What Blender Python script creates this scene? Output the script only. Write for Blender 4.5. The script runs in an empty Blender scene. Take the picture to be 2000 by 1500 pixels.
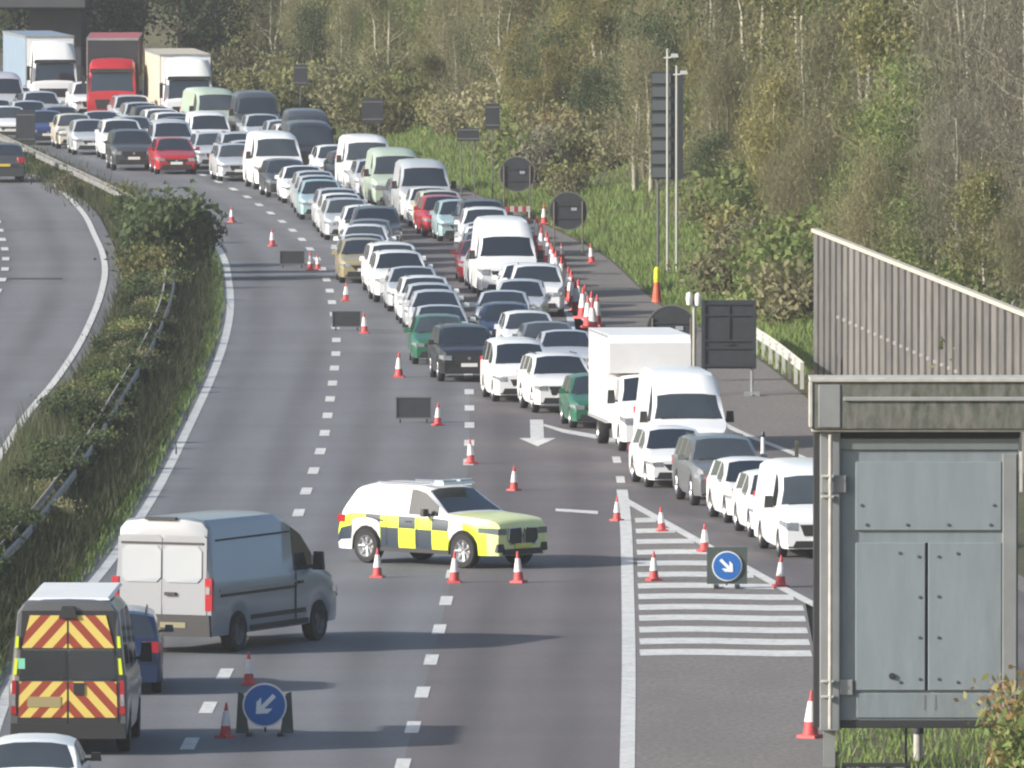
import bpy, bmesh, math, random
import numpy as np
from mathutils import Vector, Matrix
random.seed(7); RNG = np.random.default_rng(7)
R = math.radians
SC = bpy.context.scene
COL = SC.collection

# ---------------------------------------------------------------- camera, sky, sun, exposure
F, H, YH = 27000.0, 17.5, -510.0            # focal length in photo pixels, camera height, horizon row
PITCH = math.atan((750 - YH) / F)
cam = bpy.data.cameras.new("camera"); camo = bpy.data.objects.new("camera", cam); COL.objects.link(camo)
camo.location = (0, 0, H); camo.rotation_euler = (math.pi / 2 - PITCH, 0, 0)
cam.sensor_width = 36; cam.lens = 36 * F / 2000; cam.clip_start = 1; cam.clip_end = 6000
SC.camera = camo
SUN_EL, SUN_AZ = R(22.5), R(23)               # azimuth: how far round from due left towards the camera
sdir = Vector((-math.cos(SUN_AZ) * math.cos(SUN_EL), -math.sin(SUN_AZ) * math.cos(SUN_EL), math.sin(SUN_EL)))
W = bpy.data.worlds.new("World"); SC.world = W; W.use_nodes = True
nt = W.node_tree; sky = nt.nodes.new('ShaderNodeTexSky'); sky.sky_type = 'NISHITA'; sky.sun_disc = False
sky.sun_elevation = SUN_EL; sky.sun_rotation = math.atan2(sdir.x, sdir.y); sky.dust_density = 2.5
bg = nt.nodes['Background']; bg.inputs[1].default_value = 0.135
nt.links.new(sky.outputs[0], bg.inputs[0])
sl = bpy.data.lights.new("sun", 'SUN'); sl.energy = 4.6; sl.angle = R(0.9); sl.color = (1, .97, .925)
so = bpy.data.objects.new("sun", sl); COL.objects.link(so)
so.rotation_euler = (-sdir).to_track_quat('-Z', 'Y').to_euler()
vs = SC.view_settings; vs.view_transform = 'Standard'; vs.look = 'None'; vs.gamma = 1; vs.exposure = 0.45
SC.cycles.filter_width = 2.2
HAZE = .00013
SC.cycles.max_bounces = 6; SC.cycles.transparent_max_bounces = 8

# ---------------------------------------------------------------- photo pixel -> place
cp, sp_ = math.cos(PITCH), math.sin(PITCH)
def ray(px, py):
    a, b = (px - 1000) / F, -(py - 750) / F
    return Vector((a, cp + b * sp_, -sp_ + b * cp))
def ground(px, py, z=0.0):
    d = ray(px, py); t = (z - H) / d.z
    return Vector((d.x * t, d.y * t, z))
def at(px, py, Y):
    d = ray(px, py); t = Y / d.y
    return Vector((d.x * t, Y, H + d.z * t))
def topx(x, y, z):
    v = Vector((x, y, z - H)); fwd = v.y * cp - v.z * sp_; up = v.y * sp_ + v.z * cp
    return 1000 + F * v.x / fwd, 750 - F * up / fwd

# ---------------------------------------------------------------- materials
MATS = {}
def node_mat(name):
    m = bpy.data.materials.new(name); m.use_nodes = True; MATS[name] = m
    return m, m.node_tree.nodes, m.node_tree.links, m.node_tree.nodes['Principled BSDF']
def mat(name, col, rough=.5, metal=0., var=0., scale=3., coat=0., spec=.5):
    if name in MATS: return MATS[name]
    m, N, L, b = node_mat(name)
    b.inputs['Base Color'].default_value = (*col, 1); b.inputs['Roughness'].default_value = rough
    b.inputs['Metallic'].default_value = metal; b.inputs['Specular IOR Level'].default_value = spec
    if coat: b.inputs['Coat Weight'].default_value = coat; b.inputs['Coat Roughness'].default_value = .08
    if var:
        tc = N.new('ShaderNodeTexCoord'); n = N.new('ShaderNodeTexNoise'); n.inputs['Scale'].default_value = scale
        n.inputs['Detail'].default_value = 6; L.new(tc.outputs['Object'], n.inputs['Vector'])
        r = N.new('ShaderNodeMapRange'); r.inputs[1].default_value = .25; r.inputs[2].default_value = .75
        r.inputs[3].default_value = 1 - var; r.inputs[4].default_value = 1 + var; L.new(n.outputs[0], r.inputs[0])
        x = N.new('ShaderNodeVectorMath'); x.operation = 'SCALE'; x.inputs[0].default_value = col
        L.new(r.outputs[0], x.inputs['Scale']); L.new(x.outputs[0], b.inputs['Base Color'])
    return m
def ground_mat(name, cols, scales, rough=.95, stretch=(1, 1, 1), bump=0.):
    """two noises mix three colours"""
    m, N, L, b = node_mat(name); b.inputs['Roughness'].default_value = rough; b.inputs['Specular IOR Level'].default_value = .3
    tc = N.new('ShaderNodeTexCoord'); mp = N.new('ShaderNodeMapping'); mp.inputs['Scale'].default_value = stretch
    L.new(tc.outputs['Object'], mp.inputs[0]); last = None
    for i, s in enumerate(scales):
        n = N.new('ShaderNodeTexNoise'); n.inputs['Scale'].default_value = s; n.inputs['Detail'].default_value = 8
        n.inputs['Roughness'].default_value = .65; L.new(mp.outputs[0], n.inputs[0])
        r = N.new('ShaderNodeMapRange'); r.inputs[1].default_value = .36; r.inputs[2].default_value = .64; L.new(n.outputs[0], r.inputs[0])
        mx = N.new('ShaderNodeMix'); mx.data_type = 'RGBA'
        L.new(r.outputs[0], mx.inputs[0])
        if last is None: mx.inputs[6].default_value = (*cols[0], 1)
        else: L.new(last.outputs[2], mx.inputs[6])
        mx.inputs[7].default_value = (*cols[i + 1], 1); last = mx
    L.new(last.outputs[2], b.inputs['Base Color'])
    return m
def leaf_mat(name, cols, rough=.7):
    m, N, L, b = node_mat(name); b.inputs['Roughness'].default_value = rough; b.inputs['Specular IOR Level'].default_value = .25
    g = N.new('ShaderNodeNewGeometry'); cr = N.new('ShaderNodeValToRGB'); cr.color_ramp.interpolation = 'LINEAR'
    e = cr.color_ramp.elements; n = len(cols); e[0].position = 0; e[0].color = (*cols[0], 1); e[1].position = 1; e[1].color = (*cols[-1], 1)
    for i in range(1, n - 1): q = e.new(i / (n - 1)); q.color = (*cols[i], 1)
    L.new(g.outputs['Random Per Island'], cr.inputs[0])
    oi = N.new('ShaderNodeObjectInfo'); r = N.new('ShaderNodeMapRange'); r.inputs[3].default_value = .72; r.inputs[4].default_value = 1.3
    L.new(oi.outputs['Random'], r.inputs[0]); x = N.new('ShaderNodeVectorMath'); x.operation = 'SCALE'
    L.new(cr.outputs[0], x.inputs[0]); L.new(r.outputs[0], x.inputs['Scale']); L.new(x.outputs[0], b.inputs['Base Color'])
    tl = N.new('ShaderNodeBsdfTranslucent'); L.new(x.outputs[0], tl.inputs[0]); ms = N.new('ShaderNodeMixShader'); ms.inputs[0].default_value = .38
    L.new(b.outputs[0], ms.inputs[1]); L.new(tl.outputs[0], ms.inputs[2]); L.new(ms.outputs[0], N['Material Output'].inputs[0])
    return m
# car paint: colour and metalness come from each vehicle's own object colour
def paint_mat():
    m, N, L, b = node_mat('paint'); oi = N.new('ShaderNodeObjectInfo')
    L.new(oi.outputs['Color'], b.inputs['Base Color']); L.new(oi.outputs['Alpha'], b.inputs['Metallic'])
    b.inputs['Roughness'].default_value = .34; b.inputs['Coat Weight'].default_value = .5; b.inputs['Coat Roughness'].default_value = .12
    # road film towards the sills
    return m
PAINT = paint_mat()
def glass_mat():
    m, N, L, b = node_mat('car_glass'); oi = N.new('ShaderNodeObjectInfo'); cr = N.new('ShaderNodeValToRGB'); e = cr.color_ramp.elements
    e[0].color = (.012, .017, .024, 1); e[1].position = 1; e[1].color = (.05, .06, .066, 1); q = e.new(.6); q.color = (.018, .025, .033, 1)
    L.new(oi.outputs['Random'], cr.inputs[0])
    tc = N.new('ShaderNodeTexCoord'); n = N.new('ShaderNodeTexNoise'); n.inputs['Scale'].default_value = .9; n.inputs['Detail'].default_value = 1; L.new(tc.outputs['Object'], n.inputs[0])
    r = N.new('ShaderNodeMapRange'); r.inputs[1].default_value = .35; r.inputs[2].default_value = .7; r.inputs[3].default_value = .85; r.inputs[4].default_value = 1.25; L.new(n.outputs[0], r.inputs[0])
    x = N.new('ShaderNodeVectorMath'); x.operation = 'SCALE'; L.new(cr.outputs[0], x.inputs[0]); L.new(r.outputs[0], x.inputs['Scale']); L.new(x.outputs[0], b.inputs['Base Color'])  # tone and mottling in the base colour stand in for reflections
    b.inputs['Roughness'].default_value = .08; b.inputs['IOR'].default_value = 1.95; return m
GLASS = glass_mat()
BLACK = mat('black_plastic', (.022, .022, .024), .6)
RUBBER = mat('tyre_rubber', (.018, .018, .019), .85)
RIM = mat('alloy_rim', (.42, .43, .45), .35, .8)
LAMP = mat('headlamp', (.42, .45, .48), .12, .5, .35, 9, .4)
REDLAMP = mat('tail_lamp', (.35, .02, .03), .2, 0, 0, 1, .5)
PLATE = mat('number_plate', (.72, .72, .68), .5)
YPLATE = mat('rear_plate', (.68, .5, .06), .5)
CHROME = mat('chrome', (.6, .6, .62), .2, .9)
WHITE = mat('white_paint', (.74, .74, .73), .42, 0, .05, 2)
SIGNBACK = mat('sign_back', (.026, .03, .036), .65, 0, .2, 4)
SIGNEDGE = mat('sign_edge', (.13, .13, .135), .5)
STEEL = mat('galvanised_steel', (.3, .31, .31), .5, .35, .2, 2)
CONE_R = mat('cone_red', (.50, .06, .06), .6, 0, .3, 5)
CONE_W = mat('cone_sleeve', (.7, .67, .66), .5, 0, .2, 6)
BLUE = mat('sign_blue', (.02, .13, .42), .4)
YELLOW = mat('hivis_yellow', (.62, .72, .03), .45)
DKBLUE = mat('livery_dark_blue', (.025, .04, .06), .4)
MARK = ground_mat('road_paint', [(.60, .60, .57), (.36, .36, .35), (.66, .66, .63)], [1.6, 7.0], .75)

# ---------------------------------------------------------------- mesh builder and naming helpers
class MB:
    def __init__(s): s.v = []; s.f = []; s.m = []
    def vert(s, p): s.v.append(tuple(p)); return len(s.v) - 1
    def face(s, ids, m=0): s.f.append(tuple(ids)); s.m.append(m)
    def poly(s, pts, m=0): s.face([s.vert(p) for p in pts], m)
    def box(s, c, d, m=0, rz=0., taper=1.):
        cx, cy, cz = c; hx, hy, hz = d[0] / 2, d[1] / 2, d[2] / 2; ca, sa = math.cos(rz), math.sin(rz); b = len(s.v)
        for z, k in ((-hz, 1.), (hz, taper)):
            for x, y in ((-hx, -hy), (hx, -hy), (hx, hy), (-hx, hy)):
                x *= k; y *= k; s.v.append((cx + x * ca - y * sa, cy + x * sa + y * ca, cz + z))
        for q in ((3, 2, 1, 0), (4, 5, 6, 7), (0, 1, 5, 4), (1, 2, 6, 5), (2, 3, 7, 6), (3, 0, 4, 7)): s.face([b + i for i in q], m)
    def prism(s, outline, y0, y1, m=0):      # outline of (x,z), extruded along y
        n = len(outline); b = len(s.v)
        for y in (y0, y1):
            for x, z in outline: s.v.append((x, y, z))
        s.face([b + i for i in range(n)], m); s.face([b + n + i for i in reversed(range(n))], m)
        for i in range(n): j = (i + 1) % n; s.face((b + j, b + i, b + n + i, b + n + j), m)
    def tube(s, pts, rad, n=6, m=0):
        pts = [Vector(p) for p in pts]; rings = []
        if not hasattr(rad, '__len__'): rad = [rad] * len(pts)
        for i, p in enumerate(pts):
            t = (pts[min(i + 1, len(pts) - 1)] - pts[max(i - 1, 0)]).normalized()
            a = t.orthogonal().normalized(); bb = t.cross(a)
            rings.append([s.vert(p + rad[i] * (a * math.cos(2 * math.pi * k / n) + bb * math.sin(2 * math.pi * k / n))) for k in range(n)])
        for r0, r1 in zip(rings, rings[1:]):
            for k in range(n): s.face((r0[k], r0[(k + 1) % n], r1[(k + 1) % n], r1[k]), m)
        s.face(rings[0][::-1], m); s.face(rings[-1], m)
    def lathe(s, prof, n=20, axis='z', c=(0, 0, 0), m=0, cap=True):   # prof of (radius, height)
        rings = []
        for r, h in prof:
            ring = []
            for k in range(n):
                a = 2 * math.pi * k / n; u, v = r * math.cos(a), r * math.sin(a)
                p = (u, v, h) if axis == 'z' else (h, u, v) if axis == 'x' else (u, h, v)
                ring.append(s.vert((p[0] + c[0], p[1] + c[1], p[2] + c[2])))
            rings.append(ring)
        for r0, r1 in zip(rings, rings[1:]):
            for k in range(n): s.face((r0[k], r0[(k + 1) % n], r1[(k + 1) % n], r1[k]), m)
        if cap and prof[0][0] > 1e-4: s.face(rings[0][::-1], m)
        if cap and prof[-1][0] > 1e-4: s.face(rings[-1], m)
    def build(s, name, mats, parent=None, smooth=None, fix=True):
        me = bpy.data.meshes.new(name); me.from_pydata(s.v, [], s.f)
        if not isinstance(mats, (list, tuple)): mats = [mats]
        for m in mats: me.materials.append(m)
        me.polygons.foreach_set('material_index', s.m)
        if fix:
            b = bmesh.new(); b.from_mesh(me); bmesh.ops.recalc_face_normals(b, faces=b.faces); b.to_mesh(me); b.free()
        if smooth is not None:
            me.polygons.foreach_set('use_smooth', [True] * len(me.polygons)); me.set_sharp_from_angle(angle=R(smooth))
        me.update(); o = bpy.data.objects.new(name, me); COL.objects.link(o)
        if parent: o.parent = parent
        return o
def tag(o, label=None, cat=None, group=None, kind=None):
    if label: o['label'] = label
    if cat: o['category'] = cat
    if group: o['group'] = group
    if kind: o['kind'] = kind
    return o
def thing(name, label, cat, loc=(0, 0, 0), rz=0., group=None):
    o = bpy.data.objects.new(name, None); COL.objects.link(o); o.location = loc; o.rotation_euler = (0, 0, rz); o.empty_display_size = .3
    return tag(o, label, cat, group)
KIDS = {}
def copy_tree(o, parent=None):
    c = o.copy(); COL.objects.link(c); c.parent = parent
    for ch in KIDS.setdefault(o.name, list(o.children)): copy_tree(ch, c)
    return c
def recolor(o, rgba):
    o.color = rgba
    for ch in o.children: recolor(ch, rgba)

# ---------------------------------------------------------------- the lie of the road: X as a function of distance Y
class Curve:
    def __init__(s, pts): s.y = np.array([p[0] for p in pts]); s.x = np.array([p[1] for p in pts]); o = np.argsort(s.y); s.y = s.y[o]; s.x = s.x[o]; s.d = np.gradient(s.x, s.y)
    def __call__(s, Y):
        y = s.y; Y = float(Y)
        if Y <= y[0]: return float(s.x[0] + s.d[0] * (Y - y[0]))
        if Y >= y[-1]: return float(s.x[-1] + s.d[-1] * (Y - y[-1]))
        i = int(np.searchsorted(y, Y) - 1); h = y[i + 1] - y[i]; t = (Y - y[i]) / h
        return float((2*t**3-3*t*t+1)*s.x[i]+(t**3-2*t*t+t)*h*s.d[i]+(-2*t**3+3*t*t)*s.x[i+1]+(t**3-t*t)*h*s.d[i+1])
    def slope(s, Y): return (s(Y + .5) - s(Y - .5))
def pxc(pts, extra=()): return Curve([(g.y, g.x) for g in (ground(*p) for p in pts)] + list(extra))
xE = pxc([(-30, 1490), (10, 1368), (227, 1080), (290, 985), (375, 820), (420, 720), (440, 660), (450, 600), (447, 550), (435, 500), (410, 465)],
         [(515, -13.2), (552, -16.8), (600, -21.6), (634, -25.2), (700, -33.0), (760, -41)])
x1 = pxc([(372, 1450), (410, 1375), (445, 1305), (573, 1030), (602, 948), (628, 873), (643, 790), (652, 730), (657, 660), (650, 600), (640, 553), (614, 498), (575, 453), (520, 410), (468, 376), (415, 350)],
         [(600, -17.6), (634, -21.3), (700, -29.2), (760, -37)])
x2 = pxc([(797, 1455), (836, 1312), (868, 1188), (905, 1000), (915, 900), (917, 820), (915, 740), (905, 660)],
         [(460, -4.1), (500, -6.0), (540, -9.0), (600, -14.1), (634, -17.8), (700, -25.6), (760, -33)])
x3 = pxc([(1225, 1500), (1228, 1300), (1226, 1150), (1220, 1000), (1205, 900), (1185, 830)],
         [(420, 2.1), (460, .2), (500, -2.2), (540, -5.3), (600, -10.5), (634, -14.3), (700, -22), (760, -29.5)])
# outer edge of the paved surface, where the bank begins
xR = Curve([(235, 14.5), (260, 12.5), (290, 10.6), (330, 9.0), (365, 7.9), (389, 7.0), (425, 4.7), (472, 2.9), (510, 0.3), (549, -2.9), (598, -7.9), (634, -11.6), (700, -19.5), (760, -27)])
# white line on the outside of the slip road
xS = pxc([(1590, 905), (1555, 888), (1440, 842), (1390, 815), (1255, 735), (1150, 690), (1110, 610), (1085, 560)], [(300, 9.2), (270, 11.6), (240, 14)])
# right-hand side of the opposite carriageway
xL = pxc([(-60, 975), (0, 890), (45, 820), (110, 740), (150, 680), (180, 620), (198, 570), (205, 530), (200, 495), (185, 460), (165, 420), (130, 382), (90, 352), (45, 335)],
         [(250, -13.6), (200, -15), (585, -23.5), (634, -29), (700, -37.5), (760, -46)])
def bank(d):                                 # height of the cutting's side, d metres out from the paved edge
    if d <= .5: return 0.
    if d < 5: return (d - .5) * .22
    if d < 26: return .99 + (d - 5) * .46
    return 10.65 + (d - 26) * .25
def smoothed_bank(X, Y):
    d = X - xR(Y); s = .35 + .65 * min(1, max(0, (Y - 300) / 60.)) if Y < 360 else 1.
    h = bank(d) * s
    return h + (.35 * math.sin(X * .7 + Y * .21) + .25 * math.sin(Y * .47 - X * .3)) * min(1, max(0, (d - 2) / 6))

def ribbon(name, fa, fb, y0, y1, z, m, step=4., kind='structure', thick=0.):
    b = MB(); n = max(2, int((y1 - y0) / step)); prev = None
    for i in range(n + 1):
        Y = y0 + (y1 - y0) * i / n; a, c = b.vert((fa(Y), Y, z)), b.vert((fb(Y), Y, z))
        if prev: b.face((prev[0], prev[1], c, a))
        prev = (a, c)
    o = b.build(name, m, fix=False); me = o.data; ul = me.uv_layers.new(name='UVMap'); vi = np.zeros(len(me.loops), np.int32); me.loops.foreach_get('vertex_index', vi)
    co = np.zeros(len(me.vertices) * 3, np.float32); me.vertices.foreach_get('co', co); co = co.reshape(-1, 3); lat = np.zeros(len(co), np.float32); lat[1::2] = co[1::2, 0] - co[0::2, 0]
    ul.data.foreach_set('uv', np.stack([lat[vi], co[vi, 1]], 1).astype(np.float32).ravel()); return tag(o, kind=kind)

def asphalt(name, cols):
    m = ground_mat(name, cols, [.14, 2.2], .9, (1, .12, 1)); N, L = m.node_tree.nodes, m.node_tree.links; b = N['Principled BSDF']; src = b.inputs['Base Color'].links[0].from_socket
    uv = N.new('ShaderNodeUVMap'); sx = N.new('ShaderNodeSeparateXYZ'); L.new(uv.outputs[0], sx.inputs[0])
    def mth(op, a, v=None, c=None):
        k = N.new('ShaderNodeMath'); k.operation = op
        for i, q in enumerate((a, v, c)):
            if q is None: continue
            if hasattr(q, 'is_output'): L.new(q, k.inputs[i])
            else: k.inputs[i].default_value = q
        return k.outputs[0]
    tr = mth('COSINE', mth('MULTIPLY', mth('SUBTRACT', sx.outputs[0], .9), 2 * math.pi / 1.8)); tr = mth('POWER', mth('MULTIPLY_ADD', tr, .5, .5), 1.6)
    def noise(sx_, sy_, det=4):
        mp = N.new('ShaderNodeMapping'); mp.inputs['Scale'].default_value = (sx_, sy_, 1); L.new(uv.outputs[0], mp.inputs[0]); n = N.new('ShaderNodeTexNoise'); n.inputs['Scale'].default_value = 1; n.inputs['Detail'].default_value = det; L.new(mp.outputs[0], n.inputs[0]); return n.outputs[0]
    f = mth('SUBTRACT', 1.0, mth('MULTIPLY', mth('MULTIPLY', tr, noise(.5, .03)), .42))               # worn wheel tracks
    f = mth('MULTIPLY', f, mth('MULTIPLY_ADD', noise(.03, .22, 5), .5, .78))                        # lighter and darker bands across the lanes
    f = mth('MULTIPLY', f, mth('MULTIPLY_ADD', noise(1.1, .05, 6), .44, .78))                         # streaks along the lanes
    f = mth('MULTIPLY', f, mth('MULTIPLY_ADD', noise(9, 3, 2), .24, .88))                            # stone grain
    x = N.new('ShaderNodeVectorMath'); x.operation = 'SCALE'; L.new(src, x.inputs[0]); L.new(f, x.inputs['Scale']); L.new(x.outputs[0], b.inputs['Base Color']); return m
ASPH_L = asphalt('asphalt_grey', [(.142, .145, .153), (.165, .168, .177), (.154, .157, .165)])
ASPH_R = asphalt('asphalt_brown', [(.122, .111, .113), (.145, .132, .135), (.134, .122, .125)])
ASPH_S = ground_mat('asphalt_gravelly', [(.185, .17, .157), (.225, .206, .19), (.142, .131, .124)], [.5, 9.0], .95, (1, .35, 1))
TAR_DARK = mat('tar_and_dark_band', (.05, .052, .056), .8)
EARTH = ground_mat('verge_earth', [(.075, .068, .038), (.06, .075, .026), (.11, .09, .055)], [.25, 1.9])
GRASSG = ground_mat('bank_turf', [(.075, .088, .03), (.10, .085, .045), (.055, .05, .03)], [.16, 1.4])

# one sheet of ground out to beyond everything, dished a little below the paving
b = MB(); b.poly([(-400, 60, -.06), (400, 60, -.06), (400, 1800, -.06), (-400, 1800, -.06)])
tag(b.build('ground', EARTH, fix=False), kind='structure')
ribbon('road', xE, x2, 190, 740, 0, ASPH_L)
ribbon('road', x2, x3, 190, 740, 0, ASPH_R)
ribbon('road', lambda Y: xE(Y) - .4, xE, 190, 740, 0, ASPH_L)
def slip_l(Y):                               # left edge of the slip road (right edge of the hatched nose)
    return x3(Y) if Y > 318 else x3(318) + (318 - Y) * .0905 + max(0, 285 - Y) ** 2 * .0011
ribbon('hard_shoulder', x3, lambda Y: min(slip_l(Y), 5.55 + (Y - 240) * .010) if Y < 318 else x3(Y) + .001, 190, 318, 0, ASPH_S, 2)
ribbon('slip_road', slip_l, lambda Y: xS(Y), 250, 452, 0, ASPH_R, 2)
ribbon('hard_shoulder', lambda Y: max(xS(Y), x3(Y)), xR, 250, 452, 0, ASPH_S, 2)
ribbon('hard_shoulder', x3, xR, 452, 740, 0, ASPH_S)
ribbon('opposite_road', lambda Y: xL(Y) - 15, lambda Y: xL(Y) + .5, 190, 740, -.01, ASPH_L)
# cutting on the right, as one sheet that follows the curve of the road
b = MB(); offs = [0, .5, 1.5, 3, 5, 7, 9, 12, 15, 18, 22, 26, 32, 40, 55, 80, 120]; prev = None
for i in range(0, 181):
    Y = 235 + i * 4.; row = []
    for d in offs: X = xR(min(Y, 760)) + d; row.append(b.vert((X, Y, smoothed_bank(X, min(Y, 760)))))
    if prev:
        for k in range(len(offs) - 1): b.face((prev[k], prev[k + 1], row[k + 1], row[k]))
    prev = row
tag(b.build('embankment', GRASSG, smooth=60, fix=False), kind='structure')

# ---- painted lines
def line(name, f, y0, y1, w, z=.006, step=3.): return ribbon(name, lambda Y: f(Y) - w / 2, lambda Y: f(Y) + w / 2, y0, y1, z, MARK, step)
line('edge_line', xE, 190, 700, .22); line('edge_line', x3, 190, 322, .26); line('edge_line', xL, 190, 700, .2)
line('edge_line', xS, 330, 446, .22); line('edge_line', slip_l, 268, 318, .24, .008)
line('edge_line', lambda Y: x3(Y), 452, 700, .2)
b = MB()
for f, y0, y1, ph in ((x1, 230, 700, 0), (x2, 230, 640, 4), (lambda Y: xL(Y) - 3.3, 300, 640, 2), (x3, 322, 446, 3)):
    Y = y0 + ph
    while Y < y1:
        ln = 2.9; w = .125 if f is not x3 else .1
        b.poly([(f(Y) - w, Y, .006), (f(Y) + w, Y, .006), (f(Y + ln) + w, Y + ln, .006), (f(Y + ln) - w, Y + ln, .006)]); Y += 9
tag(b.build('lane_markings', MARK, fix=False), kind='structure')
# hatched nose between carriageway and slip road
b = MB()
for yp in (1000, 1021, 1042, 1063, 1084, 1106, 1128, 1150, 1171, 1192, 1213, 1236, 1259, 1281):
    Y = ground(1230, yp).y; d = 1.75
    xa = x3(Y) + .22; xb = min(slip_l(Y) - .2, 5.55 + (Y - 240) * .010 - .05)
    if xb > xa + .1: 
        n = 5
        for i in range(n):
            p, q = xa + (xb - xa) * i / n, xa + (xb - xa) * (i + 1) / n; wv = lambda X: .25 * math.sin((X - xa) * 1.6)
            b.poly([(p, Y + wv(p), .006), (q, Y + wv(q), .006), (q, Y + d + wv(q), .006), (p, Y + d + wv(p), .006)])
tag(b.build('hatched_markings', MARK, fix=False), kind='structure')
# deflection arrow on the lane and the stop line beside it
b = MB(); g0 = ground(1048, 820); g1 = ground(1050, 872)
b.poly([(g0.x - .17, g0.y, .006), (g1.x - .17, g1.y + 4, .006), (g1.x + .17, g1.y + 4, .006), (g0.x + .17, g0.y, .006)])
b.poly([(g1.x - .46, g1.y + 4, .006), (g1.x, g1.y, .006), (g1.x + .46, g1.y + 4, .006)])
tag(b.build('arrow_marking', MARK, fix=False), kind='structure')
b = MB()
for pts in ([(1062, 832), (1100, 845), (1172, 858), (1172, 850), (1100, 838), (1062, 828)], [(1085, 998), (1168, 1004), (1168, 998), (1085, 993)]):
    b.poly([ground(*p, .006) for p in pts])
tag(b.build('worn_line', MARK, fix=False), kind='structure')
b = MB()
for Y, fa, fb in ((ground(500, 545).y, lambda Y: xE(Y) - .3, lambda Y: xE(Y) + 2.2), (ground(500, 437).y, xE, lambda Y: xE(Y) + 2), (ground(100, 545).y, lambda Y: xL(Y) - 4, lambda Y: xL(Y) - 1.4)):
    b.poly([(fa(Y), Y, .004), (fb(Y), Y, .004), (fb(Y), Y + 1, .004), (fa(Y), Y + 1, .004)])
for Y in (408, 418, 429, 440, 452, 463):  # plain dark bands across the shoulder
    b.poly([(xS(Y) + .3 if Y < 446 else x3(Y) + .3, Y, .004), (xR(Y) - .1, Y, .004), (xR(Y) - .1, Y + .9, .004), (xS(Y) + .3 if Y < 446 else x3(Y) + .3, Y + .9, .004)])
tag(b.build('tar_joints_and_dark_bands', TAR_DARK, fix=False), kind='structure')

# ================================================================ vehicles
def itp(tab, u):
    for (a, za), (c, zc) in zip(tab, tab[1:]):
        if u <= c: return za + (zc - za) * max(0, min(1, (u - a) / (c - a + 1e-9)))
    return tab[-1][1]
class Spec: pass
def spec(**k):
    s = Spec(); s.tum = .3; s.fr = (.17, .6); s.rr = (.1, .4); s.z0 = .22; s.wr = .33; s.bp = []; s.crown = .025; s.lv = None; s.glassx = None
    s.__dict__.update(k); return s
def half_w(s, u):
    a, r = s.fr; c, q = s.rr; f = 1 - a * max(0, (r - u) / r) ** 2.1 - c * max(0, (q - (s.L - u)) / q) ** 2.1
    return s.W / 2 * f
def section(s, u):
    zt = itp(s.top, u); zb = min(itp(s.belt, u), zt - .02); w = half_w(s, u); za = s.z0
    for xw in s.wheels:
        rr = s.wr + .05
        if abs(u - xw) < rr: za = max(za, s.wr + math.sqrt(rr * rr - (u - xw) ** 2))
    zs = min(za, zb - .12); q = zb - .05 - zs
    g = zt - zb; w6 = w - .045 - g * s.tum; z6 = zb + g * .86; w7 = w6 - .03 - min(.09, g * .22); z7 = zt - min(.025, g * .08)
    if g < .06: w6 = w - .10; w7 = w - .2
    return [(0, s.z0), (w - .26, s.z0), (w - .03, zs), (w - .004, zs + q * .28), (w, zs + q * .66), (w - .012, zb - .05), (w - .045, zb), (w6, z6), (w7, z7), (w7 * .55, zt + s.crown * .7), (0, zt + s.crown)]
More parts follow.
